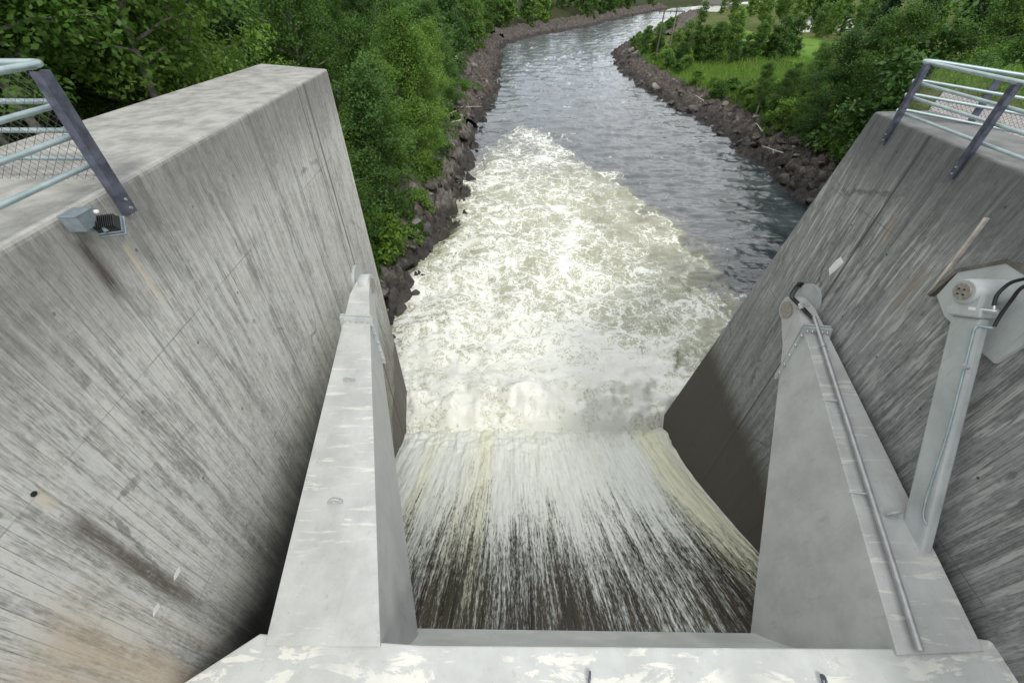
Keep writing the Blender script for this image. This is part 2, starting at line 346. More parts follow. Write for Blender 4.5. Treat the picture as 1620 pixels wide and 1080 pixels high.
def mat_ground():
    k = N('ground'); P = k.pos(); a = k.noise(P, .12, 6, .6); b = k.noise(P, 1.6, 6, .65); f = k.attr('forest')
    g = k.mix(k.rng(a, .35, .65), (.075, .105, .022), (.135, .140, .05)); g = k.mix(k.rng(b, .35, .72), k.mix(1., g, (.55, .6, .5), 'MULTIPLY'), g)
    fl = k.mix(k.rng(b, .3, .7), (.016, .020, .008), (.045, .055, .018))
    return k.set(k.mix(f, g, fl), .95, normal=k.bump(b, .6, .2), spec=.1)
M['ground'] = mat_ground()
def mat_field():
    k = N('field'); P = k.pos(); a = k.noise(P, .06, 4, .6); b = k.noise(k.vmul(P, (1, .25, 1)), .8, 5, .6)
    c = k.mix(k.rng(a, .35, .65), (.085, .165, .022), (.125, .205, .034)); c = k.mix(k.rng(b, .4, .75, 0, .4), c, (.075, .15, .02))
    return k.set(c, .95, spec=.1)
M['field'] = mat_field()
def mat_gravel():
    k = N('gravel'); P = k.pos(); a = k.voro(P, 26, out='Color'); b = k.noise(P, 1.2, 5, .6); c = k.noise(P, 2.3, 4)
    v = k.sep(a)[0]; col = k.mix(v, (.16, .15, .15), (.40, .37, .36)); col = k.mix(k.rng(b, .52, .62, 0, .75), col, (.17, .16, .055))
    return k.set(col, .95, normal=k.bump(k.voro(P, 26), .8, .02))
M['gravel'] = mat_gravel()

def mat_river():
    k = N('river_water'); P = k.pos(); o = k.sep(P); foam = k.attr('foam'); air = k.attr('air')
    w1 = k.noise(P, .55, 4, .6, out='Color'); w2 = k.noise(P, 2.2, 3, .6, out='Color')
    Q = k.vadd(P, k.vmul(k.vadd(w1, (-.5, -.5, -.5)), (2.4, 2.4, 0))); Q = k.vadd(Q, k.vmul(k.vadd(w2, (-.5, -.5, -.5)), (.75, .75, 0)))
    Q = k.vmul(Q, (1, .72, 0))
    e1 = k.voro(Q, .85, 'DISTANCE_TO_EDGE'); e2 = k.voro(Q, 2.1, 'DISTANCE_TO_EDGE'); e3 = k.voro(Q, 4.8, 'DISTANCE_TO_EDGE')
    l1 = k.rng(e1, .12, .0); l2 = k.rng(e2, .13, .0); l3 = k.rng(e3, .16, 0)
    n1 = k.noise(Q, 1.2, 8, .7); n2 = k.noise(P, 9, 4, .7); n0 = k.noise(P, .30, 3, .55)
    fil = k.math('MAXIMUM', k.math('MULTIPLY', l1, .75), k.math('MULTIPLY', l2, .65)); fil = k.math('MAXIMUM', fil, k.math('MULTIPLY', l3, .45))
    v = k.math('ADD', k.math('MULTIPLY', fil, .85), k.math('MULTIPLY', n1, .62)); v = k.math('ADD', v, k.math('MULTIPLY', n2, .30))
    v = k.math('ADD', v, k.math('MULTIPLY', k.math('SUBTRACT', n0, .5), .9))
    th = k.rng(foam, 0., 1., 1.24, .40, smooth=False)
    wm = k.rng(k.math('SUBTRACT', v, th), -.12, .34); wm = k.math('MULTIPLY', wm, k.rng(foam, .02, .14))
    ol = k.mix(k.math('ADD', k.math('MULTIPLY', n1, .5), k.math('MULTIPLY', k.math('SUBTRACT', foam, .3), .9), clamp=True), (.12, .12, .06), (.55, .555, .39))
    far_sheen = k.rng(o[1], 25, 150); deep = k.mix(k.rng(n0, .35, .65), k.mix(far_sheen, (.022, .029, .032), (.085, .098, .106)), k.mix(far_sheen, (.050, .060, .066), (.16, .178, .188)))  # base colour pales with distance, painting in the sky's silvery reflection
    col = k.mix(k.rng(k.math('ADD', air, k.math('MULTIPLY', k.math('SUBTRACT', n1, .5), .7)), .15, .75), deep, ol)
    col = k.mix(wm, col, (.77, .775, .71))
    # small surface waves, longer across the flow
    r1 = k.noise(k.vmul(P, (.55, 1.2, 1)), 1.6, 5, .6, .6); r2 = k.noise(k.vmul(P, (.6, 1.2, 1)), .45, 4, .6)
    hgt = k.math('ADD', k.math('MULTIPLY', r1, .42), k.math('MULTIPLY', r2, .9)); hgt = k.math('ADD', hgt, k.math('MULTIPLY', wm, .12)); hgt = k.math('ADD', hgt, k.math('MULTIPLY', n2, k.math('MULTIPLY', foam, .14)))
    return k.set(col, k.math('ADD', k.math('MULTIPLY', wm, .5), .04), normal=k.bump(hgt, .5, .26), spec=1.0)
M['river'] = mat_river()
def mat_chute():
    k = N('chute_water'); P = k.pos(); o = k.sep(P); x, y = o[0], o[1]; wh = k.attr('white')
    xw = k.math('ADD', x, k.math('MULTIPLY', k.noise(k.vmul(P, (1, .5, 0)), 2.2, 3), .10))
    s0 = k.noise(k.comb(xw, k.math('MULTIPLY', y, .05), 1.), 1.1, 3, .55)
    s1 = k.noise(k.comb(xw, k.math('MULTIPLY', y, .05), 5.), 4.5, 4, .65)
    s2 = k.noise(k.comb(xw, k.math('MULTIPLY', y, .03), 8.), 17., 4, .65)
    sp = k.noise(k.vmul(P, (1, .17, 0)), 30, 4, .8); sq = k.noise(k.vmul(P, (1, .22, 0)), 9, 5, .7)
    den = k.math('ADD', wh, k.math('MULTIPLY', k.math('SUBTRACT', s1, .5), 1.2)); den = k.math('ADD', den, k.math('MULTIPLY', k.math('SUBTRACT', s2, .5), 2.0))
    den = k.math('ADD', den, k.math('MULTIPLY', k.math('SUBTRACT', s0, .5), .8)); den = k.math('ADD', den, k.math('MULTIPLY', k.math('SUBTRACT', sq, .5), .7))
    wm = k.rng(k.math('ADD', k.math('SUBTRACT', sp, .5), k.math('MULTIPLY', k.math('SUBTRACT', den, .5), .40)), -.09, .19)
    fat = k.math('MULTIPLY', k.rng(s2, .58, .67), k.rng(sp, .28, .5)); wm = k.math('MAXIMUM', wm, k.math('MULTIPLY', fat, .85))
    tintm = k.rng(k.noise(k.comb(xw, k.math('MULTIPLY', y, .05), 3.), .55, 2), .42, .62)
    whc = k.mix(tintm, (.72, .74, .69), (.73, .72, .54)); whc = k.mix(k.rng(k.math('ADD', k.math('MULTIPLY', s2, .5), k.math('MULTIPLY', sq, .5)),   .40, .58, .34, 0), whc, (.42, .42, .33)); dk = k.mix(k.rng(s1, .35, .65), (.022, .017, .009), (.060, .046, .024))
    return k.set(k.mix(wm, dk, whc), k.math('ADD', k.math('MULTIPLY', wm, .4), .25), normal=k.bump(k.math('ADD', wm, sq), .6, .06), spec=.4)
M['chute'] = mat_chute()

# ------------------------------------------------------------------ river banks (plan)
LS = [(-7.2, 8.), (-7.0, 14), (-6.98, 19.6), (-6.8, 23.4), (-7.0, 26.9), (-5.0, 30.3), (-4.5, 38), (-4.7, 49), (-4.8, 63), (-2.9, 84.7), (-2.9, 113.7), (-3.3, 142), (-2., 167), (12.4, 200.8), (31.2, 231), (67.5, 309.6), (120, 414), (230, 560), (420, 760)]
RS = [(25.5, 8.), (26, 30), (26.5, 36.5), (26.9, 39.6), (27.2, 50.3), (27.7, 66.5), (25.4, 82), (24.8, 109), (28.8, 142.5), (35.8, 163.3), (48, 183.6), (71.8, 250), (105, 329), (170, 430), (290, 580), (480, 780)]
LSx, LSy = np.array(LS).T; RSx, RSy = np.array(RS).T
def Lx(y): return np.interp(y, LSy, LSx)
def Rx(y): return np.interp(y, RSy, RSx)
def Lw(y): return Lx(y) + .9 * fbm(y * .23, y * 0 + 3., 5, 3) + np.clip(y / 160 - .4, 0, 2) * 2. * perlin(y * .05, y * 0, 8)
def Rw(y): return Rx(y) + .9 * fbm(y * .21, y * 0 + 9., 6, 3)
def terrain_z(x, y):
    dl = Lx(y) - x; dr = x - Rx(y); sc = 1 + np.clip(y - 150, 0, 400) / 130.
    dl = dl / (1 + .25 * np.clip(sc - 1, 0, 3)); dr = dr / (1 + .25 * np.clip(sc - 1, 0, 3))
    bed = WZ - 2.2
    hl = WZ - 1.5 + 1.2 * sstep(-1, 4, dl) + 3.4 * sstep(3, 8, dl) + 2.4 * sstep(7, 24, dl) + np.clip(dl - 18, 0, 200) * .16
    hr = WZ - 1.5 + 1.0 * sstep(-1, 4, dr) + 2.5 * sstep(2.5, 5.5, dr) + 1.0 * sstep(8, 40, dr) + np.clip(dr - 110, 0, 900) * .09
    z = np.where(dl > -1, hl, np.where(dr > -1, hr, bed))
    z = z + np.where((dl > 1) | (dr > 1), .35 * fbm(x * .09, y * .09, 3, 3), 0)
    # dam shoulder on the right, beside the wall
    q = np.maximum(np.maximum(y - np.minimum(1.16 * x, 17.5), 7.6 - x), 0)
    plat = -2.32 - np.clip(q, 0, 60) * 3.2
    plat = np.where(x > 7.3, plat, -30)
    z = np.maximum(z, plat)
    # shoulder on the left, outside the wall
    ql = np.maximum(np.maximum(y - 6, x + 7.4), 0); pl = -7.5 - ql * .5
    return np.where(x < -7.3, np.maximum(z, pl), z)

# terrain sheet
def axis(a, b, n, c, p=2.2):
    t = np.linspace(0, 1, n); s = a + (b - a) * t
    u = np.linspace(-1, 1, n); w = np.sign(u) * np.abs(u) ** p
    return np.where(w < 0, c + (c - a) * w, c + (b - c) * w)
gx = axis(-500, 1300, 300, 10, 2.6); gy = axis(-60, 2200, 340, 26, 2.4)
GX, GY = np.meshgrid(gx, gy); GZ = terrain_z(GX, GY)
chan = (GX > -7.25) & (GX < 7.9) & (GY < 13); GZ = np.where(chan, WZ - 4, GZ)
me = np_mesh('terrain', np.stack([GX, GY, GZ], -1).reshape(-1, 3), grid_faces(*GX.shape), M['ground'], True)
fo = sstep(1, 5, Lx(GY) - GX) + sstep(55, 75, GX - Rx(GY)) * 0 + ((GX - Rx(GY) > 6) & (GY > 18) & (GY < 60)) * .8
at = me.attributes.new('forest', 'FLOAT', 'POINT'); at.data.foreach_set('value', np.clip(fo, 0, 1).ravel().astype(np.float32))
tag(link('terrain', me), kind='structure')

# bright hay field on the right bank
def drape(name, poly, mat, dz, nx=40, ny=40):
    p = np.array(poly)[:, :2]; u = np.linspace(0, 1, nx); v = np.linspace(0, 1, ny)[:, None]
    X = (1 - v) * ((1 - u) * p[0, 0] + u * p[1, 0]) + v * ((1 - u) * p[3, 0] + u * p[2, 0])
    Y = (1 - v) * ((1 - u) * p[0, 1] + u * p[1, 1]) + v * ((1 - u) * p[3, 1] + u * p[2, 1])
    o = link(name, np_mesh(name, np.stack([X, Y, terrain_z(X, Y) + dz], -1).reshape(-1, 3), grid_faces(*X.shape), mat, True))
    return tag(o, kind='structure')
drape('field', [at_z(1130, 76, -11.3), at_z(1420, 112, -11.3), at_z(1360, 62, -11.0), at_z(1140, 38, -11.0)], M['field'], .12)

# ------------------------------------------------------------------ river surface
ys = [11.0]
while ys[-1] < 900:
    ys.append(ys[-1] + max(.075, .0042 * (ys[-1] - 11) ** 1.18 + .02 * max(ys[-1] - 60, 0) ** .9 * .4))
ys = np.array(ys); nu = 330; u = np.linspace(0, 1, nu)
left = np.where(ys < 13.4, -4.75, Lw(ys) - 1.5); right = np.where(ys < 12.2, 7.05, Rw(ys) + 1.5)
# ease the widening behind the wall ends
left = Lw(ys) - 1.5; right = Rw(ys) + 1.5
RXg = left[:, None] * (1 - u) + right[:, None] * u; 
# gather columns in the foam zone near the dam
un = u ** 1.0; nearw = np.clip((60 - ys) / 45, 0, 1)[:, None]
xa = left[:, None] + (np.minimum(14., right)[:, None] - left[:, None]) * np.minimum(u / .8, 1); xb = np.minimum(14., right)[:, None] + (right - np.minimum(14., right))[:, None] * np.clip((u - .8) / .2, 0, 1)
RXg = RXg * (1 - nearw) + np.where(u < .8, xa, xb) * nearw
RYg = np.repeat(ys[:, None], nu, 1)
poly_px = [(560, 700), (580, 600), (590, 520), (600, 470), (640, 410), (698, 365), (722, 315), (745, 265), (775, 232), (815, 205), (870, 205), (905, 238), (960, 275), (1030, 330), (1085, 385), (1120, 440), (1160, 485), (1150, 560), (1080, 640), (1060, 700)]
FP = np.array([at_z(a, b, WZ)[:2] for a, b in poly_px])
def poly_sd(X, Y, P):
    d = np.full(X.shape, 1e9); ins = np.zeros(X.shape, bool); n = len(P)
    for i in range(n):
        a = P[i]; b = P[(i + 1) % n]; e = b - a; t = np.clip(((X - a[0]) * e[0] + (Y - a[1]) * e[1]) / (e @ e), 0, 1)
        d = np.minimum(d, np.hypot(X - a[0] - e[0] * t, Y - a[1] - e[1] * t))
        c = ((a[1] > Y) != (b[1] > Y)) & (X < (b[0] - a[0]) * (Y - a[1]) / (b[1] - a[1] + 1e-12) + a[0]); ins ^= c
    return np.where(ins, d, -d)
wx = RXg + 1.2 * fbm(RXg * .3, RYg * .2, 11, 5, .6); wy = RYg + 2.8 * fbm(RXg * .3, RYg * .16, 12, 5, .6)
sdf = poly_sd(wx, wy, FP)
far = sstep(12, 48, RYg)
foam = sstep(-.2, 1.7, sdf) * (.75 - .28 * far)
rightness = sstep(3., 9.5, RXg - .02 * RYg) * sstep(13, 19, RYg)
foam = foam * (1 - .36 * rightness) + .18 * fbm(RXg * .35, RYg * .28, 14, 3) * (sdf > 0)
foam = np.clip(foam + .35 * sstep(20, 13, RYg) * (sdf > .3), 0, 1); foam = np.maximum(foam, .95 * sstep(17.5, 13.0, RYg))
foam = np.maximum(foam, .34 * sstep(.25, .8, fbm(RXg * .4, RYg * .5, 51, 4)) * sstep(50, 90, RYg))
foam = np.maximum(foam, .62 * sstep(.0, .25, sdf) * sstep(.75, .25, sdf))
foam = np.maximum(foam, .30 * sstep(-4.5, .2, sdf) * sstep(-.1, .5, fbm(RXg * .6, RYg * .45, 71, 4)))
air = np.maximum(sstep(-2.2, 1.1, sdf), sstep(16, 13.5, RYg)) * (1 - .62 * sstep(22, 58, RYg))
turb = sstep(-.5, 3, sdf) * (1 - .75 * sstep(16, 55, RYg))
z = WZ + .13 * fbm(RXg * .22, RYg * .55, 21, 5, .6) * np.clip(RYg / 30, .3, 1.6)
z = z + turb * (.30 * fbm(RXg * .32, RYg * .30, 22, 3) + .10 * (ridge(RXg * .9, RYg * .8, 23, 4) - .6))
toe = sstep(13.6, 11.0, RYg)
z = z + toe * (-.75) + sstep(11.2, 12.2, RYg) * sstep(15.2, 12.4, RYg) * (.55 + .38 * fbm(RXg * .8, RYg * .8, 25, 3))
z = z + .30 * turb * np.exp(-((RYg - 14.5) / 2.2) ** 2)
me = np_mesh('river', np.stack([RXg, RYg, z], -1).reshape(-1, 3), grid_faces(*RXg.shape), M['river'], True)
for nm, arr in (('foam', foam), ('air', air)):
    a_ = me.attributes.new(nm, 'FLOAT', 'POINT'); a_.data.foreach_set('value', arr.ravel().astype(np.float32))
tag(link('river', me), kind='structure')

# ------------------------------------------------------------------ water racing down the spillway chute
def chute_z(y): return np.interp(y, [0, 1.2, 2.4, 3.5, 4.6, 5.8, 7, 8.1, 9.2, 10.2, 11.0, 11.8], [-9.3, -9.35, -9.75, -10.5, -11.3, -12.15, -12.98, -13.68, -14.3, -14.82, -15.2, -15.6])
cx = np.linspace(-5.0, 7.3, 420); cy = np.linspace(.4, 11.75, 380); QX, QY = np.meshgrid(cx, cy)
cz = chute_z(QY); k_ = np.ones(15) / 15
prof = np.convolve(np.pad(chute_z(cy), 7, 'edge'), k_, 'valid'); cz = np.repeat(prof[:, None], len(cx), 1)
gr = sstep(2.2, 7, QY)
cz = cz + gr * (.05 * fbm(QX * 1.5, QY * .22, 61, 4) + .025 * fbm(QX * 5, QY * .8, 62, 3)) + .03 * fbm(QX * 4, QY * .12, 63, 2)
cz = cz + sstep(9.2, 11, QY) * .16 * fbm(QX * 1.4, QY * 1.4, 64, 3)
edge = np.minimum(QX - (-4.2 - .055 * QY), (5.9 + .095 * QY) - QX)
white = np.interp(QY, [2, 3.0, 4.2, 5.4, 6.6, 7.8, 9.2, 10.6], [.34, .40, .58, .82, 1.02, 1.2, 1.32, 1.4]) + .30 * sstep(1.2, .1, edge) * gr + .24 * fbm(QX * .55, QY * .10, 66, 3)
white = white + .18 * np.exp(-((QX - 1.) / 2.) ** 2) * gr
me = np_mesh('spillway_water', np.stack([QX, QY, cz], -1).reshape(-1, 3), grid_faces(*QX.shape), M['chute'], True)
a_ = me.attributes.new('white', 'FLOAT', 'POINT'); a_.data.foreach_set('value', white.ravel().astype(np.float32))
tag(link('spillway_water', me), kind='structure')

# ------------------------------------------------------------------ spillway walls
def lx_(y): return LD - .055 * y
def rx_(y, z): return RD + .095 * y + .045 * z
lw = thing('spillway_wall', (-5.8, 4, -18), 'tall pale concrete spillway wall on the left with bare flat top', 'wall', 'spillway side walls')
b = MB(); y0, y1 = -8., 13.0; tz = -1.7
b.hexa([(lx_(y0), y0, -19), (-7.15, y0, -19), (-7.15, y1 + 1.0, -19), (lx_(y1), y1, -19), (lx_(y0), y0, tz), (-7.15, y0, tz), (-7.15, y1 + 1.0, tz), (lx_(y1), y1, tz)])
b.build('wall_body', M['concrete_left'], lw, .06, 3)
rw = thing('spillway_wall', (7.6, 4, -18), 'tall darker concrete spillway wall on the right with railing on top', 'wall', 'spillway side walls')
b = MB(); tz = -1.94
yt, yb = 9.33, 12.95
b.hexa([(rx_(y0, -19), y0, -19), (rx_(yb, -19), yb, -19), (8.6, yb, -19), (8.6, y0, -19), (rx_(y0, tz), y0, tz), (rx_(yt, tz), yt, tz), (8.6, yt + .1, tz), (8.6, y0, tz)])
b.build('wall_body', M['concrete_right'], rw, .05, 3)

# gravel path on the right shoulder
drape('gravel_path', [(8.55, -6), (11.2, -6), (12.4, 13.6), (8.6, 9.6)], M['gravel'], .06, 30, 60)

# ------------------------------------------------------------------ radial gate
gate = thing('radial_gate', (1.2, 1.4, -9.2), 'pale grey steel radial gate with two tapering arms across the spillway', 'sluice gate')
GYC, GZC, GR = 8.6, -5.7, 7.216
def skin_y(z): return GYC - math.sqrt(GR ** 2 - (z - GZC) ** 2)
b = MB(); xl, xr = -3.32, 6.42; zs = np.linspace(-6.75, -9.2, 12); vs = []
for z_ in zs:
    for (x_, d_) in ((xl, 0), (xr, 0), (xr, -.14), (xl, -.14)): vs.append((x_, skin_y(z_) + d_ - .012 * x_, z_))
fs = []
for i in range(len(zs) - 1):
    for j in range(4): fs.append((i * 4 + j, i * 4 + (j + 1) % 4, (i + 1) * 4 + (j + 1) % 4, (i + 1) * 4 + j))
fs += [(3, 2, 1, 0), tuple(len(vs) - 4 + q for q in range(4))]
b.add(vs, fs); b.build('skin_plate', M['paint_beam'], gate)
b = MB(); gz = -6.6
pl = [(-3.40, 1.60), (-4.12, 1.08), (-4.38, .55), (-4.45, -2.2), (6.10, -2.2), (6.45, 1.0), (6.50, 1.43), (6.36, 1.53), (6.20, 1.55), (5.6, 1.46), (-1.2, 1.50)]
pl = [(x_, y_ - (0 if x_ < -1.5 or x_ > 5.9 else .03), gz) for x_, y_ in pl]
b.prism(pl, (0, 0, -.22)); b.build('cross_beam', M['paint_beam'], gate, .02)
# stiffener rail along the downstream edge of the beam
def lug(parent, p, ax_w, ax_n, size, mat=None):
    """half-round lifting plate standing on a surface: ax_w along its width, ax_n away from the surface"""
    p = np.asarray(p, float); ax_w = np.asarray(ax_w, float) / np.linalg.norm(ax_w); ax_n = np.asarray(ax_n, float) / np.linalg.norm(ax_n)
    t_ = np.cross(ax_w, ax_n); m = MB(); n = 12; out = []; 
    for i in range(n + 1):
        a = math.pi * i / n; out.append(p + ax_w * math.cos(a) * size + ax_n * (math.sin(a) * size + size * .25))
    out = [p + ax_w * size - ax_n * .02] + out + [p - ax_w * size - ax_n * .02]
    hole = [p + ax_w * math.cos(2 * math.pi * i / 12) * size * .32 + ax_n * (size * .55 + math.sin(2 * math.pi * i / 12) * size * .32) for i in range(12)]
    th = size * .22
    # ring of quads between the outline and the hole, both faces and the rims
    import bisect
    O = []
    for i in range(12):
        h_ = hole[i]; c = p + ax_n * size * .55; d = h_ - c
        best = max(out, key=lambda q: float(np.dot((q - c) / (np.linalg.norm(q - c) + 1e-9), d / np.linalg.norm(d)))); O.append(best)
    vs = [q - t_ * th / 2 for q in hole] + [q - t_ * th / 2 for q in O] + [q + t_ * th / 2 for q in hole] + [q + t_ * th / 2 for q in O]
    fs = []
    for i in range(12):
        j = (i + 1) % 12
        fs += [(i, j, 12 + j, 12 + i), (24 + j, 24 + i, 36 + i, 36 + j), (j, i, 24 + i, 24 + j), (12 + i, 12 + j, 36 + j, 36 + i)]
    m.add(vs, fs); return m.build('lifting_lug', mat or M['paint_grey'], parent)
def arm(side, A0, A1, F1, B0, B1, G1, tcol, hub_c, hub_r, x_wall, x_face):
    """A0,A1: root of the top face (wall side, channel side); F1: foot of the channel side; B*,G1: the same at the tip"""
    A0, A1, F1, B0, B1, G1 = [np.asarray(q, float) for q in (A0, A1, F1, B0, B1, G1)]
    def on3(q, a, b_, c_): n = np.cross(b_ - a, c_ - a); return q * (np.dot(n, a) / np.dot(n, q))
    B0 = on3(B0, A0, A1, B1); G1 = on3(G1, A1, F1, B1)
    F1 = F1 + (F1 - G1) / np.linalg.norm(F1 - G1) * .35
    F0 = np.array([A0[0], F1[1], F1[2] + .3]); G0 = np.array([B0[0], G1[1], G1[2]])
    R = [A0, A1, F1, F0]; T = [B0, B1, G1, G0]
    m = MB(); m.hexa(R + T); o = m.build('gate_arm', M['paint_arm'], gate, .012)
    sec = lambda t: [r * (1 - t) + q * t for r, q in zip(R, T)]
    # bolted collar
    def ring(t, grow, th, name):
        s1 = sec(t); c = sum(s1) / 4; ax = sum(T) / 4 - sum(R) / 4; ax /= np.linalg.norm(ax)
        s2 = [q + (q - c) / np.linalg.norm(q - c) * grow for q in s1]
        m = MB(); m.hexa([q - ax * th / 2 for q in s2] + [q + ax * th / 2 for q in s2]); return m.build(name, M['paint_grey'], o, .005)
    ring(tcol, .13, .035, 'collar'); ring(tcol + .012, .13, .03, 'collar')
    m = MB(); s1 = sec(tcol); c = sum(s1) / 4; ax = sum(T) / 4 - sum(R) / 4; ax /= np.linalg.norm(ax)
    for i, j in ((0, 1), (1, 2)):
        for q in (.1, .3, .5, .7, .9):
            p = s1[i] * (1 - q) + s1[j] * q; p = p + (p - c) / np.linalg.norm(p - c) * .05 - ax * .03
            m = MB(); m.disc(p, ax, .018, .06, 8); m.build('bolt', M['bright_steel'], o)
    # hub round the trunnion pin
    hc = np.asarray(hub_c, float); m = MB(); xa, xb = sorted((x_wall, x_face)); 
    m.tube([(xa, hc[1], hc[2]), (xa + .02, hc[1], hc[2]), (xb - .02, hc[1], hc[2]), (xb, hc[1], hc[2])], [hub_r - .02, hub_r, hub_r, hub_r - .02], 32)
    m.hexa(T + [np.array([x_wall if i in (0, 3) else x_face, hc[1] + .02, hc[2] + (hub_r * .92 if i < 2 else -hub_r * .92)]) for i in range(4)])
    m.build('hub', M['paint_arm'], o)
    m = MB(); sg = 1 if x_face > x_wall else -1
    m.disc((x_face + sg * .012, hc[1], hc[2]), (1, 0, 0), hub_r * .66, .03, 32); m.build('pin_cap', M['steel_pin'], o, .004)
    return o, R, T
# left arm
LB0 = at_y(553, 467, 8.3); LB1 = at_y(584, 470, 8.4)
A0l = at_z(425, 1003, -6.56); A1l = at_z(605, 1005, -6.56); A0l[1] -= .12; A1l[1] -= .12
F1l = at_x(660, 990, -1.72); G1l = at_y(598, 520, 8.4)
hubL = at_x(588, 452, -3.62)
armL, RL, TL = arm('left', A0l, A1l, F1l, LB0, LB1, G1l, .87, (0, hubL[1], hubL[2]), .30, hubL[0] - .26, hubL[0])
armL['label'] = 'clean arm without a conduit'
def face_pt(R, T, px, py):
    a, b_, c_ = R[0], R[1], T[1]; n = np.cross(b_ - a, c_ - a); n /= np.linalg.norm(n)
    return at_plane(px, py, n, float(np.dot(n, a))), (n if n[2] > 0 else -n)
for px, py in ((553, 603), (531, 796)):
    p, n = face_pt(RL, TL, px, py); lug(armL, p, (1, .1, 0), n, .12)
# right arm
A0r = at_z(1545, 1012, -6.56); A1r = at_z(1410, 1018, -6.56); A0r[1] -= .12; A1r[1] -= .12
F1r = at_x(1187, 1000, 4.55); RB1 = at_y(1262, 487, 7.5); RB0 = at_y(1291, 490, 7.5); G1r = at_y(1238, 545, 7.5)
hubR = at_x(1245, 490, 6.42)
armR, RR, TR = arm('right', A0r, A1r, F1r, RB0, RB1, G1r, .885, (0, hubR[1], hubR[2]), .30, hubR[0] + .34, hubR[0])
armR['label'] = 'arm carrying a steel conduit'
p, n = face_pt(RR, TR, 1410, 814); lug(armR, p, (1, .1, 0), n, .12)
# conduit along the right arm, on gussets
c0, n_ = face_pt(RR, TR, 1292, 510); c1, _ = face_pt(RR, TR, 1452, 1020)
c0 = at_plane(1288, 502, n_, float(np.dot(n_, RR[0])) + .10); c1 = at_plane(1453, 1020, n_, float(np.dot(n_, RR[0])) + .10)
m = MB(); m.tube([c0, c0 * .6 + c1 * .4, c1 + (c1 - c0) * .01], .044, 14); 
m.disc(c0 * .86 + c1 * .14, c1 - c0, .060, .06, 14); m.build('conduit', M['conduit_steel'], armR)
for t_ in (.06, .36, .66):
    q = c0 * (1 - t_) + c1 * t_; d_ = (c1 - c0) / np.linalg.norm(c1 - c0); sd_ = np.cross(d_, n_); sd_ = sd_ if sd_[0] < 0 else -sd_
    base = q - n_ * .10; m = MB(); m.prism([q - n_ * .02, base, base + sd_ * .26], d_ * .02); m.build('gusset', M['paint_grey'], armR)
# black cables from the wall to the conduit mouth
def bez(p, n=14):
    p = [np.asarray(q, float) for q in p]; out = []
    P = [p[0]] + p + [p[-1]]
    for i in range(1, len(P) - 2):
        for t in np.linspace(0, 1, n, endpoint=False):
            a, b_, c_, d_ = P[i - 1], P[i], P[i + 1], P[i + 2]
            out.append(.5 * ((2 * b_) + (c_ - a) * t + (2 * a - 5 * b_ + 4 * c_ - d_) * t ** 2 + (3 * b_ - a - 3 * c_ + d_) * t ** 3))
    out.append(P[-2]); return out
m = MB()
for dx in (0, 5):
    w0 = on_right(1264 + dx, 449 + dx, .05); m.tube(bez([w0, on_right(1257 + dx, 455, .22), at_y(1250 + dx, 468, 7.7), at_y(1258 + dx, 478, 7.5), at_y(1272 + dx, 492, 7.35), c0 + (c1 - c0) * .02]), .022, 8)
cab = m.build('cable', M['rubber']); tag(cab, 'pair of black cables curling from the right wall into the arm conduit', 'cable')
m = MB(); m.disc(on_right(1266, 450, .05), RN, .06, .10, 12); cb2 = m.build('cable_gland', M['rubber'], cab)
m = MB(); q = at_y(1268, 483, 7.3); m.disc(q, (1, .2, .1), .07, .05, 14); m.build('cable_clamp', M['bright_steel'], cab)
# lugs on the beam
for px, py in ((932, 1074), (1301, 1079)): lug(gate, at_z(px, py, -6.6), (.25, 1, 0), (0, 0, 1), .085, M['post_steel'])

# bearing discs on both walls (cast into the wall)
for wall, fn, px, py, nn, r in ((lw, on_left, 566, 443, LN, .47), (rw, on_right, 1277, 478, RN, .44)):
    m = MB(); c = fn(px, py, .03); m.disc(c, nn, r, .10, 40); c2 = fn(px, py, .30); o_ = m.build('bearing_plate', M['paint_grey'], wall, .01)
    hb = hubL if wall is lw else hubR
    m = MB(); xw = (lx_(hb[1]) if wall is lw else rx_(hb[1], hb[2])); m.tube([fn(px, py, -.05) if wall is lw else (xw, hb[1], hb[2]), (hb[0] - .1 if wall is lw else hb[0], hb[1], hb[2])], .085, 24); m.build('trunnion_shaft', M['paint_grey'], wall)

# ------------------------------------------------------------------ recess, cylinder and hoses on the right wall
m = MB(); pts = [(1488, 468), (1522, 431), (1598, 417), (1660, 455), (1700, 500), (1580, 575), (1545, 545), (1500, 500)]
m.prism([on_right(a, b_, .02) for a, b_ in pts], -RN * .06); m.build('recess_plate', M['paint_grey'], rw)
m = MB(); fr = [(1472, 467), (1518, 428), (1598, 413), (1664, 455)]
for (a, b_), (c_, d_) in zip(fr[:-1], fr[1:]): m.bar(on_right(a, b_, .05), on_right(c_, d_, .05), .05, .09, RN)
m.build('recess_frame', M['frame_grey'], rw)
m = MB(); m.bar(on_right(1562, 345, .02), on_right(1470, 466, .02), .045, .06, RN); m.build('edge_strip', M['bone_wood'], rw)
cyl = thing('hydraulic_cylinder', on_right(1530, 462, .4), 'grey hydraulic lifting cylinder hanging from a round eye on the right wall', 'hydraulic cylinder')
xc = 6.36
T0 = at_x(1503, 497, xc); T1 = at_x(1551, 503, xc); B0_ = at_x(1432, 800, xc - .25); B1_ = at_x(1471, 822, xc - .25)
wv = T1 - T0; L_ = (B0_ + B1_) / 2 - (T0 + T1) / 2
th_ = np.array([.17, 0, 0])
m = MB(); m.hexa([T0, T1, T1 + th_, T0 + th_, B0_ + L_ * .26, B1_ + L_ * .26, B1_ + L_ * .26 + th_, B0_ + L_ * .26 + th_]); brl = m.build('barrel', M['paint_grey'], cyl, .05, 3)
m = MB(); hd = -L_ / np.linalg.norm(L_); e0 = (T0 + T1) / 2 + th_ / 2
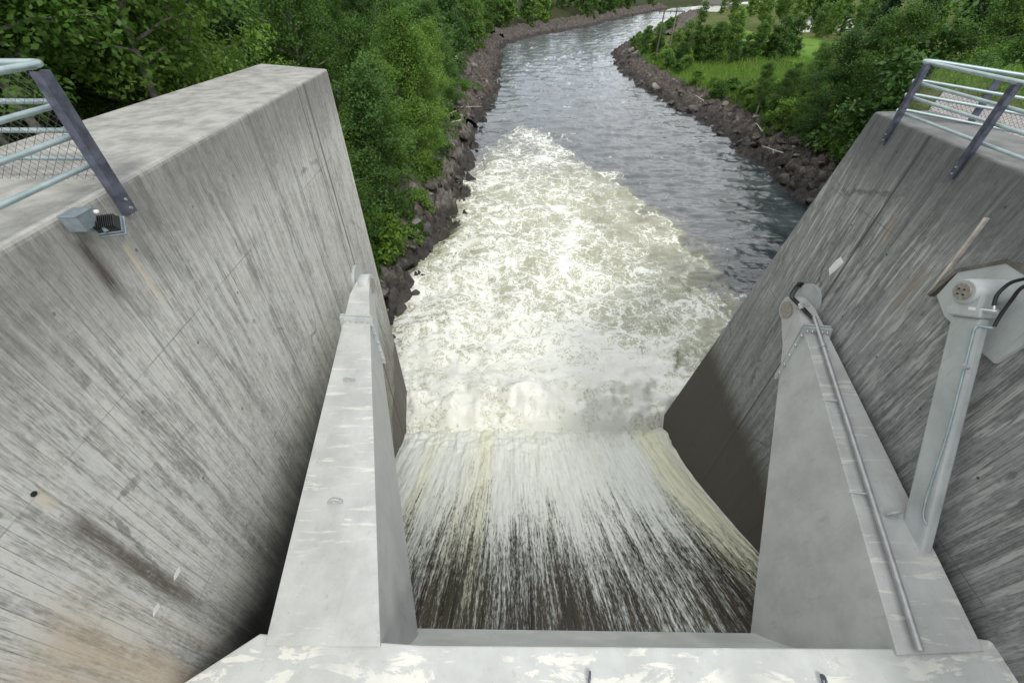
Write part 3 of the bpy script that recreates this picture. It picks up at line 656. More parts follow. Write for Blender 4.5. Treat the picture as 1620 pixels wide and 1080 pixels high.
m.box(e0 + hd * .06, .26, np.linalg.norm(wv) * 1.12, .13, [np.array([1, 0, 0.]), wv / np.linalg.norm(wv), np.cross([1, 0, 0.], wv / np.linalg.norm(wv))]); m.build('head_flange', M['paint_grey'], cyl, .02)
ec = at_x(1531, 461, xc - .02); m = MB(); m.tube([ec + np.array([-.06, 0, 0]), ec + np.array([-.04, 0, 0]), ec + np.array([.44, 0, 0])], [.155, .175, .175], 32)
m.box((ec + e0) / 2 + np.array([.05, 0, 0]), .24, .34, .30, [np.array([1, 0, 0.]), wv / np.linalg.norm(wv), hd]); m.tube([ec + np.array([.44, 0, 0]), ec + np.array([.70, 0, 0])], .15, 24); eye = m.build('eye', M['paint_grey'], cyl)
m = MB(); m.disc(ec + np.array([-.075, 0, 0]), (1, 0, 0), .115, .03, 32); cap = m.build('pin_cap', M['steel_pin'], eye, .004)
for i in range(4):
    a = i * math.pi / 2 + .4; m = MB(); m.disc(ec + np.array([-.095, .05 * math.cos(a), .05 * math.sin(a)]), (1, 0, 0), .012, .02, 8); m.build('bolt', M['lamp_black'], eye)
m = MB(); q = at_x(1538, 488, xc - .04); m.box(q, .01, .09, .04, [np.array([1, 0, 0.]), wv / np.linalg.norm(wv), hd]); m.build('name_plate', M['white_tag'], cyl)
m = MB(); pp = [at_x(1571, 519, 6.45), at_x(1552, 516, 6.38), at_x(1542, 520, 6.32), at_x(1535, 545, 6.3), at_x(1500, 680, 6.18), at_x(1462, 800, 6.08), at_x(1466, 830, 6.05)]
m.tube(bez(pp, 6), .016, 8); m.build('oil_pipe', M['galv'], cyl)
for t_ in ((1526, 580), (1496, 700)):
    m = MB(); q = at_x(*t_, 6.24); m.box(q, .07, .09, .03); m.build('pipe_clamp', M['bright_steel'], cyl)
m = MB(); m.tube([at_x(1552, 490, 6.36), at_x(1578, 494, 6.40)], .028, 8); m.tube([at_x(1572, 493, 6.40), at_x(1573, 484, 6.42)], .018, 8); m.build('pipe_fitting', M['bright_steel'], cyl)
for pts in ([(1572, 484, 6.42), (1578, 466, 6.45), (1598, 448, 6.5), (1625, 440, 6.5), (1680, 428, 6.6)], [(1573, 516, 6.45), (1582, 500, 6.5), (1600, 475, 6.52), (1622, 452, 6.5), (1680, 440, 6.6)]):
    m = MB(); m.tube(bez([at_x(*p) for p in pts]), .022, 8); m.build('hose', M['rubber'], cyl)

# drain spout in the left wall, paint marks
m = MB(); c = on_left(53, 781, .0); m.disc(c + LN * .002, LN, .026, .012, 16); tag(m.build('drain_pipe', M['lamp_black']), 'small round drain hole with a dark stain below it in left wall', 'drain')
for wall, fn, l_ in ((lw, on_left, [(280, 907, 8, 22), (247, 964, 8, 22)]), (rw, on_right, [(1321, 421, 18, 30)])):
    for (px, py, w_, h_) in l_:
        m = MB(); a = [fn(px + w_ * .5, py - h_ / 2, .006), fn(px + w_ * .75, py - h_ * .2, .006), fn(px + w_ * .1, py + h_ * .2, .006), fn(px - w_ * .5, py + h_ / 2, .006), fn(px - w_ * .55, py + h_ * .15, .006), fn(px + w_ * .05, py - h_ * .3, .006)]
        m.prism(a, -LN * .003 if wall is lw else RN * .003); m.build('paint_mark', M['white_tag'], wall)

# ------------------------------------------------------------------ railings
def mesh_panel(parent, corner, along, L, zb, zt, pitch=.075, r=.0028):
    m = MB(); c = np.asarray(corner, float); a = np.asarray(along, float); H = zt - zb
    n = int((L + H) / pitch)
    for i in range(n):
        s0 = i * pitch - H
        lo = max(s0, 0); hi = min(s0 + H, L)
        if hi - lo < .02: continue
        for sg in (0, 1):
            za = zb + (lo - s0) if sg == 0 else zt - (lo - s0); zb_ = zb + (hi - s0) if sg == 0 else zt - (hi - s0)
            m.tube([c + a * lo + (0, 0, za), c + a * hi + (0, 0, zb_)], r, 3, False)
    return m.build('wire_mesh', M['wire'], parent)
def channel_post(parent, p, z0, z1, w=.11, d=.07, name='post', out=(1, 0, 0)):
    m = MB(); p = np.asarray(p, float); o = np.asarray(out, float); t = np.array([-o[1], o[0], 0])
    ax = [t, o, np.array([0, 0, 1.])]; h = z1 - z0; c = np.array([p[0], p[1], (z0 + z1) / 2])
    m.box(c, w, .012, h, ax); 
    for s_ in (-1, 1): m.box(c + t * s_ * (w / 2 - .006) - o * (d / 2 + .006), .012, d, h, ax)
    po = m.build(name, M['post_steel'], parent)
    for zz in (z0 + .06, z0 + .16):
        m = MB(); m.disc(np.array([p[0], p[1], zz]) + o * .012, o, .016, .02, 8); m.build('bolt', M['bright_steel'], po)
    return po
# left
rl = thing('railing', (lx_(4.6), 4.6, -1.98), 'galvanised pipe railing with one dark post and wire mesh on left wall', 'railing', 'railings on the walls')
yp = 4.55; xp = lx_(yp) + .08; zt_ = -.58
channel_post(rl, (xp, yp), -1.99, zt_ - .03, .13, .08, out=(1, 0, 0))
for i, z_ in enumerate((-.57, -.90, -1.17, -1.45)):
    m = MB(); r_ = .032 if i == 0 else .027; xr_ = xp - .11 if i else xp - .10
    cor = [(lx_(-3) - .03, -3., z_), (xr_ - .0, yp - .3, z_), (xr_, yp + .02, z_), (xr_ - .015, yp + .10, z_), (xr_ - .06, yp + .17, z_), (xr_ - .14, yp + .20, z_), (xr_ - .5, yp + .20, z_), (-7.1, yp + .26, z_)]
    m.tube(cor, r_, 12); m.build('rail', M['galv'], rl)
mesh_panel(rl, (xp - .16, yp + .14, 0), (-1, .02, 0), 2.6, -1.66, -.62, .095, .0024)
channel_post(rl, (-7.0, yp + .16), -1.75, zt_ - .03, .10, .07, out=(0, -1, 0))
# right
rr = thing('railing', (rx_(8.5, -2), 8.5, -2.3), 'galvanised pipe railing with dark slanting posts along right wall', 'railing', 'railings on the walls')
pA = on_right(1397, 223, .05); pB = on_right(1506, 276, .05); dirn = (pB - pA) / np.linalg.norm(pB - pA); nrm = np.array([-1., .095, 0]); nrm /= np.linalg.norm(nrm)
for k_i in range(5):
    q = pA + (pB - pA) * k_i; channel_post(rr, (q[0], q[1]), -2.34, -1.06, .10, .07, out=nrm)
turn = np.array([.819, -.573, -.09])
for i, z_ in enumerate((-1.04, -1.34, -1.56, -1.82)):
    m = MB(); o_ = np.array([.10, 0, 0]); a = np.array([pA[0], pA[1], z_]) + o_; bq = pA + (pB - pA) * 4.3; bq = np.array([bq[0], bq[1], z_]) + o_
    far_ = a + np.array([.22, .32, 0]); ft = lambda s_: far_ + turn * s_
    cor = [bq, a + (bq - a) * .06, a + np.array([0, .08, 0]), a + np.array([.03, .20, 0]), a + np.array([.09, .28, 0]), a + np.array([.16, .30, 0]), ft(.12), ft(7.5)]
    m.tube(cor, .030 if i == 0 else .026, 12); m.build('rail', M['galv'], rr)
fb = np.array([pA[0] + .32, pA[1] + .32, 0])
for s_ in (1.05, 2.2, 3.4):
    q = fb + turn * s_; channel_post(rr, (q[0], q[1]), -2.30, -1.08 - .09 * s_, .10, .07, out=(-.573, -.819, 0))
mesh_panel(rr, fb + np.array([.03, .04, 0]), turn, 5.0, -1.86, -1.08, .065, .0024)
# ------------------------------------------------------------------ floodlight on the left wall
fl = thing('floodlight', on_left(140, 372, .1), 'black finned floodlight with grey junction box under the left railing post', 'floodlight')
bx = on_left(128, 349, .11); ax = [np.array([1, .055, 0]), np.array([-.055, 1, 0]), np.array([0, 0, 1.])]
m = MB(); m.box(bx, .17, .22, .15, ax); jb = m.build('junction_box', M['lamp_grey'], fl, .012)
m = MB(); m.box(bx + np.array([0, 0, .084]), .182, .232, .022, ax); m.build('lid', M['lamp_grey'], jb, .006)
lb = on_left(175, 357, .24); tl = RAD(38); yaw = np.array([[math.cos(.35), math.sin(.35), 0], [-math.sin(.35), math.cos(.35), 0], [0, 0, 1.]])
axx = np.array([1., 0, 0]) @ yaw; ay = np.array([0, math.cos(tl), math.sin(tl)]) @ yaw; az = np.array([0, -math.sin(tl), math.cos(tl)]) @ yaw
m = MB(); m.box(lb, .21, .185, .045, [axx, ay, az]); hb_ = m.build('lamp_body', M['lamp_grey'], fl, .01)
m = MB(); m.hexa([lb + axx * i * .10 + ay * j * .085 + az * .022 for i, j in ((-1, -1), (1, -1), (1, 1), (-1, 1))] + [lb + axx * i * .08 + ay * j * .055 + az * .09 for i, j in ((-1, -1), (1, -1), (1, 1), (-1, 1))]); hs_ = m.build('heat_sink', M['lamp_black'], hb_)
m = MB()
for i in range(11): m.box(lb + axx * (-.085 + i * .017) + az * .072, .005, .14, .075, [axx, ay, az])
m.build('cooling_fins', M['lamp_black'], hb_)
m = MB(); m.box(lb - az * .03, .235, .21, .022, [axx, ay, az]); m.build('front_rim', M['lamp_grey'], hb_, .004)
m = MB()
for s_ in (-1, 1): m.bar((bx + lb) / 2 + axx * s_ * .05 - ay * .08, lb + axx * s_ * .07, .02, .05)
m.build('bracket', M['galv'], fl)
m = MB(); m.box(lb + ay * .10 + az * .12 - axx * .05, .06, .04, .03); m.build('cable_plug', M['white_tag'], fl, .008)

# ------------------------------------------------------------------ rock banks
def rock_bank(name, side, ya, yb, dy, ta, tb, dt, amp, seed, cell):
    yy = np.arange(ya, yb, dy); tt = np.arange(ta, tb, dt); T, Y = np.meshgrid(tt, yy)
    X = (Lw(Y) - T) if side < 0 else (Rw(Y) + T)
    prof = np.interp(T, [-2.0, -.6, .2, 1.5, 3.5, 6, 9], [-1.3, -.4, .15, .9, 1.9, 3.0, 3.4]) * (1. if side < 0 else .75)
    Zb = WZ + prof
    h = 0
    for k, (c_, a_) in enumerate(((cell, 1.), (cell * .42, .55), (cell * .18, .26))):
        wx_ = X + .25 * c_ * perlin(X * .8 / c_, Y * .8 / c_, seed + k); wy_ = Y + .25 * c_ * perlin(X * .8 / c_, Y * .8 / c_, seed + 5 + k)
        d1, d2, idv, sx, sy = worley(wx_ / c_ * 1.15, wy_ / c_ * .8, seed + k * 13)
        tl1 = (idv * 7.3 % 1 - .5) * 2.; tl2 = (idv * 13.7 % 1 - .5) * 2.
        h = h + a_ * (idv * .75 + sx * tl1 * .7 + sy * tl2 * .7 - .5 * sstep(.10, 0, d2 - d1))
    Z = Zb + amp * (h - .6) * sstep(-2., 0, T) 
    Z = np.where(T > tb - 1.6, np.minimum(Z, terrain_z(X, Y) + .3 * (tb - T)), Z)
    F_ = grid_faces(*X.shape)
    o = link(name, np_mesh(name, np.stack([X, Y, Z], -1).reshape(-1, 3), F_ if side < 0 else F_, M['rock'], False)); tag(o, kind='structure')
    return o
rock_bank('rocky_bank', -1, 13.2, 62, .11, -1.8, 8.0, .11, 1.25, 3, 1.9)
rock_bank('rocky_bank', -1, 62, 170, .28, -1.8, 6.5, .2, 1.1, 5, 1.6)
rock_bank('rocky_bank', -1, 170, 420, .7, -4, 10, .45, 1.4, 7, 2.0)
rock_bank('rocky_bank', 1, 26, 170, .24, -1.8, 6.2, .17, .85, 9, 1.0)
rock_bank('rocky_bank', 1, 170, 430, 1.0, -3, 14, .7, 1.0, 11, 2.2)

# ------------------------------------------------------------------ boulders
rnd = random.Random(4); nrs = np.random.RandomState(4)
def rock_proto(seed):
    import bmesh
    r = random.Random(seed); bm = bmesh.new(); bmesh.ops.create_icosphere(bm, subdivisions=3, radius=1.0)
    for _ in range(11):
        d = Vector((r.gauss(0, 1), r.gauss(0, 1), r.gauss(0, 1))).normalized(); lim = r.uniform(.5, .85)
        for v in bm.verts:
            e = v.co.dot(d)
            if e > lim: v.co -= d * (e - lim)
    sc = Vector((r.uniform(.8, 1.3), r.uniform(.7, 1.1), r.uniform(.5, .8)))
    for v in bm.verts:
        v.co = Vector((v.co.x * sc.x, v.co.y * sc.y, v.co.z * sc.z)); v.co += v.co.normalized() * float(.04 * perlin(np.array(v.co.x * 3 + seed), np.array(v.co.y * 3 + v.co.z * 2), seed))
    me = bpy.data.meshes.new('boulder'); bm.to_mesh(me); bm.free(); me.materials.append(M['rock']); return me
RP = [rock_proto(40 + i) for i in range(7)]
def boulder(x, y, z, s, label, group):
    o = link('boulder', rnd.choice(RP)); o.location = (x, y, z); o.scale = (s * rnd.uniform(.8, 1.2), s * rnd.uniform(.8, 1.2), s * rnd.uniform(.7, 1.1))
    o.rotation_euler = (rnd.uniform(-.5, .5), rnd.uniform(-.5, .5), rnd.uniform(0, 6.28)); return tag(o, label, 'boulder', group)
prof_z = lambda t, side: WZ + float(np.interp(t, [-2.0, -.6, .2, 1.5, 3.5, 6, 9], [-1.3, -.4, .15, .9, 1.9, 3.0, 3.4])) * (1. if side < 0 else .75)
for i in range(150):
    y = 17 + 85 * rnd.random() ** 1.6; t = rnd.uniform(-.5, 5.); s_ = rnd.choice([.25, .35, .45, .65, 1.0]) * rnd.uniform(.8, 1.2)
    boulder(float(Lw(np.array(y))) - t, y, prof_z(t, -1) + .25, s_, 'angular dark brown boulder among the rocks of left river bank', 'boulders along the left bank')
for i in range(140):
    y = 30 + 105 * rnd.random() ** 1.3; t = rnd.uniform(-.6, 4.6); s_ = rnd.choice([.28, .38, .5, .65, .9]) * rnd.uniform(.8, 1.2)
    boulder(float(Rw(np.array(y))) + t, y, prof_z(t, 1) + .2, s_, 'angular greyish boulder in the riprap of right river bank', 'boulders along the right bank')

# ------------------------------------------------------------------ driftwood
def branch(x, y, z, L, az, el, label, group, n=3):
    m = MB(); d = np.array([math.cos(az) * math.cos(el), math.sin(az) * math.cos(el), math.sin(el)]); p = np.array([x, y, z], float); pts = [p]
    for k in range(4): p = p + d * L / 4 + nrs.normal(0, .05 * L / 2, 3); pts.append(p)
    m.tube(pts, [.055, .048, .04, .028, .012], 7)
    for k in range(n):
        q = pts[1 + k % 3]; e = d + nrs.normal(0, .7, 3); e /= np.linalg.norm(e); m.tube([q, q + e * L * .18, q + e * L * .34 + nrs.normal(0, .05, 3)], [.03, .02, .008], 6)
    return tag(m.build('driftwood_branch', M['bone_wood']), label, 'driftwood', group)
for i in range(9):
    q = at_z(700 + rnd.uniform(-14, 16), 188 + rnd.uniform(-14, 14), WZ + 2.4); branch(q[0], q[1], q[2] + rnd.uniform(0, .5), rnd.uniform(1.3, 2.6), rnd.uniform(0, 6.28), rnd.uniform(-.1, .5), 'bleached white branch in the driftwood tangle on left bank', 'driftwood tangle on the left bank')
q = at_z(735, 176, WZ + 1.3); branch(q[0] - 1.2, q[1], q[2] + .5, 3.4, .15, .05, 'long bleached branch reaching from left rocks towards the water', None)
for (px, py), a, lb_ in (((1112, 165), 2.2, 'thin pale log lying across the right riprap farthest upriver'), ((1190, 178), 1.8, 'pale log standing steeply in the right riprap'), ((1204, 215), 1.5, 'short white stick upright near the bushes of the right bank'), ((1236, 250), 2.6, 'bleached log low on right riprap nearest the wall')):
    q = at_z(px, py, WZ + 1.5); branch(q[0], q[1], q[2] + .5, 2.2, a, .15, lb_, None)

# ------------------------------------------------------------------ trees
def leaves(C, Rr, nper, size, rs, elong=1.0, droop=.25):
    """leaf-shaped quads scattered through clumps: centres C, radii Rr"""
    k = np.repeat(np.arange(len(C)), nper); n = len(k)
    d = rs.normal(0, 1, (n, 3)); d /= np.linalg.norm(d, axis=1)[:, None]; rad = rs.rand(n) ** .45
    p = C[k] + d * rad[:, None] * Rr[k][:, None] * np.array([1, 1, .72])
    nr = d * .7 + rs.normal(0, .6, (n, 3)) + np.array([0, 0, .75]); nr /= np.linalg.norm(nr, axis=1)[:, None]
    a = np.cross(nr, rs.normal(0, 1, (n, 3))); a /= np.linalg.norm(a, axis=1)[:, None]; a[:, 2] -= droop; a /= np.linalg.norm(a, axis=1)[:, None]
    b_ = np.cross(nr, a); b_ /= np.linalg.norm(b_, axis=1)[:, None]
    s_ = size * rs.uniform(.6, 1.3, n)[:, None]
    V = np.stack([p - a * s_ * elong * .6, p + b_ * s_ * .36 - a * s_ * .05, p + a * s_ * elong * .6, p - b_ * s_ * .36 - a * s_ * .05], 1).reshape(-1, 3)
    return V
def leafy(seed, h, cr, nl, nper, size, leafmat, bark, base=.18, multi=1, name='leafy_tree', thin=1.0):
    rs = np.random.RandomState(seed); wood = MB(); C = []; Rr = []
    for st in range(multi):
        off = rs.normal(0, .25 if multi > 1 else 0, 2); lean = rs.normal(0, .05 + .06 * (multi > 1), 2); hh = h * (1 if st == 0 else rs.uniform(.7, .95))
        pts = []; 
        for k in range(8):
            f = k / 7; pts.append(np.array([off[0] + lean[0] * hh * f + rs.normal(0, .02 * h * f * .3), off[1] + lean[1] * hh * f + rs.normal(0, .02 * h * f * .3), hh * f * .93 - .3 * (k == 0)]))
        r0 = .012 * h * thin / math.sqrt(multi) + .03; wood.tube(pts, [r0 * (1 - .9 * k / 7) + .008 for k in range(8)], 8)
        P = np.array(pts)
        for i in range(nl // multi):
            f = base + (1 - base) * (i + rs.rand()) / (nl // multi); f = min(f, .99)
            x_ = f * 7; j = min(int(x_), 6); q = P[j] * (1 - x_ + j) + P[j + 1] * (x_ - j)
            g = (f - base) / (1 - base); prof_ = (math.sin(math.pi * min(g * .80 + .18, 1.)) ** .75) * cr * rs.uniform(.55, 1.12)
            a = i * 2.4 + rs.rand() * .9; el = rs.uniform(.1, .7) + .35 * g
            d = np.array([math.cos(a) * math.cos(el), math.sin(a) * math.cos(el), math.sin(el)])
            e = q + d * prof_; mid = q + d * prof_ * .5 + np.array([0, 0, .06 * prof_]); wood.tube([q, mid, e], [r0 * .38 * (1 - .6 * g) + .006, r0 * .2 + .005, .004], 5, False)
            for t_ in ((.45, .72, 1.0) if prof_ > cr * .5 else (.6, 1.)):
                C.append(q + d * prof_ * t_ + rs.normal(0, .10 * cr, 3)); Rr.append(cr * rs.uniform(.20, .36))
        C.append(P[-1]); Rr.append(cr * .25)
    C = np.array(C); Rr = np.array(Rr)
    V = leaves(C, Rr, nper, size, rs)
    root = bpy.data.objects.new(name, None); COL.objects.link(root)
    wood.build('trunk', bark, root)
    link('crown', np_mesh('crown', V, np.arange(len(V)).reshape(-1, 4), leafmat), root)
    return root
def spruce(seed, h, cr, rows, nper, size):
    rs = np.random.RandomState(seed); wood = MB(); wood.tube([(0, 0, -.3), (0, 0, h * .5), (0, 0, h)], [.018 * h, .011 * h, .01], 7); V = []
    for i in range(rows):
        f = .06 + .94 * (i / rows) ** .9; z_ = h * f; L = cr * (1 - f) ** .85 * rs.uniform(.8, 1.1) + .12; nb = max(5, int(11 * (1 - f) + 5))
        for k in range(nb):
            a = k * 6.283 / nb + rs.rand() * .6; l_ = L * rs.uniform(.75, 1.1); d = np.array([math.cos(a), math.sin(a), 0]); sd_ = np.array([-d[1], d[0], 0])
            t = rs.rand(nper) ** .8; p = np.array([0, 0, z_]) + d * (t * l_)[:, None] + np.array([0, 0, 1.]) * (-.38 * l_ * t ** 1.2)[:, None] + sd_ * (rs.normal(0, .13, nper) * l_ * (1.1 - t))[:, None] - np.array([0, 0, 1.]) * (rs.rand(nper) * .14 * l_)[:, None]
            al = d * .8 + sd_ * rs.normal(0, .6, nper)[:, None] + np.array([0, 0, -.45]); al /= np.linalg.norm(al, axis=1)[:, None]
            nr = np.array([0, 0, 1.]) + rs.normal(0, .35, (nper, 3)); b_ = np.cross(nr, al); b_ /= np.linalg.norm(b_, axis=1)[:, None]; s_ = size * rs.uniform(.7, 1.3, nper)[:, None]
            V.append(np.stack([p - al * s_ * .7, p + b_ * s_ * .3, p + al * s_ * .8, p - b_ * s_ * .3], 1).reshape(-1, 3))
    V = np.concatenate(V); root = bpy.data.objects.new('spruce_tree', None); COL.objects.link(root)
    wood.build('trunk', M['bark_dark'], root); link('crown', np_mesh('crown', V, np.arange(len(V)).reshape(-1, 4), M['needle']), root); return root
NEAR = [leafy(1, 12, 2.6, 40, 190, .125, M['leaf_mid'], M['bark_pale']), leafy(2, 13, 2.9, 44, 190, .13, M['leaf_light'], M['bark_pale'], .22),
        leafy(3, 11, 2.7, 40, 190, .13, M['leaf_dark'], M['bark_dark'], .12), leafy(4, 14, 2.8, 46, 180, .13, M['leaf_mid'], M['bark_pale'], .3), leafy(5, 9, 2.7, 40, 190, .125, M['leaf_light'], M['bark_dark'], .08, 3)]
TALL = [leafy(6, 17, 2.9, 36, 170, .13, M['leaf_light'], M['bark_pale'], .45, thin=.5), leafy(7, 18, 2.7, 36, 170, .13, M['leaf_mid'], M['bark_pale'], .5, thin=.5)]
MID = [leafy(11, 11, 2.8, 34, 48, .32, M['leaf_mid'], M['bark_pale'], .10), leafy(12, 12, 3.0, 34, 48, .34, M['leaf_light'], M['bark_pale'], .12), leafy(13, 9, 3.0, 34, 48, .32, M['leaf_dark'], M['bark_dark'], .06, 3)]
FARP = [leafy(21, 11, 3.2, 22, 34, .62, M['leaf_mid'], M['bark_pale'], .08), leafy(22, 10, 3.4, 22, 34, .62, M['leaf_dark'], M['bark_dark'], .05), leafy(23, 9, 3.3, 22, 34, .6, M['leaf_light'], M['bark_pale'], .05)]
BUSH = [leafy(31, 2.6, 1.3, 26, 70, .14, M['leaf_light'], M['bark_dark'], .03, 4, 'bush', .6), leafy(32, 2.0, 1.2, 26, 70, .13, M['leaf_mid'], M['bark_dark'], .03, 4, 'bush', .6)]
SPR = [spruce(51, 16, 2.9, 34, 12, .55), spruce(52, 13, 2.5, 30, 12, .5)]
used = set()
def plant(protos, x, y, s_, label, cat, group, z=None, name=None):
    pr = rnd.choice(protos)
    if pr.name not in used: used.add(pr.name); o = pr
    else: o = copy_tree(pr)
    o.location = (x, y, float(terrain_z(np.array([x]), np.array([y]))[0]) - .15 if z is None else z); o.rotation_euler = (rnd.uniform(-.06, .06), rnd.uniform(-.06, .06), rnd.uniform(0, 6.28)); q = s_ * rnd.uniform(.88, 1.14); o.scale = (q * rnd.uniform(.92, 1.1), q * rnd.uniform(.92, 1.1), q)
    return tag(o, label, cat, group)
def scatter(n, fn, mind, tries=6000):
    P = []; k = 0
    while len(P) < n and k < tries:
        k += 1; p = fn()
        if p is None: continue
        if all((p[0] - a) ** 2 + (p[1] - b_) ** 2 > mind ** 2 for a, b_ in P): P.append(p)
    return P
U = rnd.uniform
def left_front():
    y = U(17.5, 66); return (float(Lx(y)) - (U(2.6, 5.0) if y < 30 else U(3.6, 7.0)), y)
for x, y in scatter(26, left_front, 2.1) + [(-9.6, 17.3), (-8.9, 15.2)]: plant(NEAR, x, y, U(.75, 1.0), 'leafy tree in the front row above the left rocks', 'tree', 'front row of the left bank forest')
def left_deep():
    y = U(5, 66); x = U(-34, -10.0)
    return (x, y) if Lx(y) - x > 9.5 and not (x > -17 and y < 19) else None
for x, y in scatter(44, left_deep, 3.1): plant(NEAR, x, y, U(.95, 1.3), 'tall leafy tree deep in the left bank forest', 'tree', 'inner trees of the left bank forest')
for x, y in scatter(14, lambda: (U(-18.5, -11.2), U(9, 18.5)), 1.7): plant(TALL, x, y, U(.85, 1.1), 'tall tree with bare pale trunk standing just outside the left wall', 'tree', 'bare trunked trees outside the left wall')
def left_mid():
    y = U(66, 165); return (float(Lx(y)) - U(5., 22), y)
for x, y in scatter(34, left_mid, 3.8): plant(MID, x, y, U(.9, 1.25), 'leafy tree in the left forest at the straight river reach', 'tree', 'trees on the left bank before the bend')
def left_far():
    y = U(168, 400); return (float(Lx(y)) - U(6, 30), y)
for x, y in scatter(34, left_far, 5.2): plant(FARP, x, y, U(1.0, 1.6), 'distant leafy tree on the left bank at the river bend', 'tree', 'trees on the left bank at the bend')
for x, y in scatter(7, lambda: (lambda y: (float(Lx(y)) - U(26, 70), y))(U(190, 330)), 9): plant(SPR, x, y, U(1., 1.4), 'distant dark spruce behind the left bank trees', 'tree', 'spruces on the left bank')
def right_bush():
    y = U(29, 62); return (float(Rx(y)) + U(4.0, 22 if y < 46 else 15), y)
for x, y in scatter(54, right_bush, 2.3): plant(NEAR[2:] + MID[2:], x, y, U(.85, 1.12) * (1 if y < 47 else .52), 'bushy leafy tree in the thicket beside the right wall', 'tree', 'thicket on the right bank')
for x, y in scatter(14, lambda: (U(16, 30), U(24, 34)), 2.4): plant(NEAR[2:], x, y, U(.6, .8), 'bushy leafy tree in the thicket beside the right wall', 'tree', 'thicket on the right bank') if x > 27.8 else None
for x, y in scatter(22, lambda: (lambda y: (y * U(1.05, 2.3) + 8, y))(U(34, 84)), 5): plant(MID, x, y, U(1.0, 1.4), 'leafy tree standing beyond the grass behind the right railing', 'tree', 'trees behind the right railing')
for px, py, s_, lb_ in ((1220, 96, .95, 'tall leaning leafy tree standing alone before the bright field'), (1130, 92, .62, 'slender tree at the left edge of the bright field'), (1105, 95, .6, 'rounded tree on the bank just right of the twin pole'), (1082, 90, .75, 'bushy tree right beside the twin pole'), (1160, 98, .5, 'low bushy tree between two taller ones before the field')):
    q = at_z(px, py, -12.3); plant(MID, q[0], q[1], s_, lb_, 'tree', None)
for k_i in range(20):
    q = at_z(1020 + k_i * 12.5 + U(-5, 5), 97 - 3 * abs(U(-1, 2)) - (12 if k_i < 4 else 0), -12.3); plant(MID, q[0], q[1], U(.38, .70), 'leafy tree in the row between right riprap and bright field', 'tree', 'tree row before the bright field')
def right_back():
    y = U(150, 430); return (float(Rx(y)) + U(14, 230), y)
fieldP = np.array([at_z(1130, 76, -11.3)[:2], at_z(1420, 112, -11.3)[:2], at_z(1360, 62, -11.0)[:2], at_z(1140, 38, -11.0)[:2]])
def right_back2():
    p = right_back()
    return p if poly_sd(np.array([p[0]]), np.array([p[1]]), fieldP)[0] < -2 else None
for x, y in scatter(8, right_back2, 7): plant(FARP, x, y, U(1.0, 1.6), 'distant leafy tree on the right side of the valley', 'tree', 'trees on the right valley side')
for x, y in scatter(24, lambda: (lambda y: (U(.36, 1.25) * y, y))(U(206, 290)), 5): plant(FARP, x, y, U(.6, 1.05), 'distant leafy tree in the belt beyond the bright field', 'tree', 'tree belt beyond the field')
for px, py, s_ in ((1246, 60, .42), (1290, 57, .5), (1306, 60, .38), (1356, 60, .5), (1376, 66, .6), (1204, 42, .55), (1160, 36, .5), (1110, 34, .5), (1236, 40, .6)):
    q = at_z(px, py, -11.4); plant(MID, q[0], q[1], s_ * 1.9, 'leafy tree in the hedge around the small white houses', 'tree', 'trees round the white houses')
for x, y in scatter(16, lambda: (lambda y: (U(.62, 1.35) * y, y))(U(110, 230)), 8): plant(SPR, x, y, U(1., 1.4), 'distant dark spruce on the right valley side', 'tree', 'spruces on the right valley side')
for x, y in scatter(36, lambda: (lambda y: (float(Lx(y)) - (U(1.6, 3.) if y < 30 else U(2.8, 4.6)), y))(16 + 74 * rnd.random() ** 1.5), 1.3): plant(BUSH, x, y, U(.8, 1.4), 'low bush at the foot of the left bank forest', 'bush', 'bushes along the left rocks')
for x, y in scatter(34, lambda: (lambda y: (float(Rx(y)) + U(4.6, 9.5), y))(U(52, 240)), 2.2): plant(BUSH, x, y, U(.8, 1.4), 'low bush on the grassy right bank above the riprap', 'bush', 'bushes on the right bank')

q = at_z(588, 352, -11.9); plant(BUSH, q[0], q[1], 1.7, 'bright yellow-green bush right behind the end of left wall', 'bush', None)
for x, y in scatter(14, lambda: (lambda y: (U(.62, 1.30) * y, y))(U(150, 205)), 5):
    if poly_sd(np.array([x]), np.array([y]), fieldP)[0] < -1.5: plant(FARP, x, y, U(.5, .85), 'leafy tree on the meadow edge right of the bright field', 'tree', 'trees on the meadow edge')
for x, y in scatter(26, lambda: (lambda y: (float(Rx(y)) + U(4.2, 9), y))(U(38, 74)), 1.6): plant(BUSH, x, y, U(1.2, 1.9) * (1 if y < 55 else .75), 'dense rounded bush along the top of right riprap', 'bush', 'dense bushes above the right riprap')
# far wooded slopes behind everything
def wood(name, fn, n, size, mat):
    rs = np.random.RandomState(9); C = np.array([fn() for _ in range(n)]); Z = terrain_z(C[:, 0], C[:, 1]); P3 = []; Rr = []
    for k in range(5):
        P3.append(np.column_stack([C[:, 0] + rs.normal(0, 1.3, n), C[:, 1] + rs.normal(0, 1.3, n), Z + 1.5 + 2.1 * k])); Rr.append(np.full(n, 3.2 - .42 * k))
    V = leaves(np.concatenate(P3), np.concatenate(Rr), 9, size, rs)
    return tag(link(name, np_mesh(name, V, np.arange(len(V)).reshape(-1, 4), mat)), 'dense far-off wood covering the valley slopes behind the river', 'wood', kind='stuff')
def far_pt():
    while True:
        y = U(120, 900); x = U(-1.2, 1.6) * y
        dl = float(Lx(y)) - x; dr = x - float(Rx(y))
        if dl > 28 + y * .08: return (x, y)
        if dr > 60 + y * .25 and poly_sd(np.array([x]), np.array([y]), fieldP)[0] < -6: return (x, y)
        if y > 480 and (dl > 16 or dr > 16): return (x, y)
wood('far_forest', far_pt, 2600, 1.5, M['leaf_dark'])

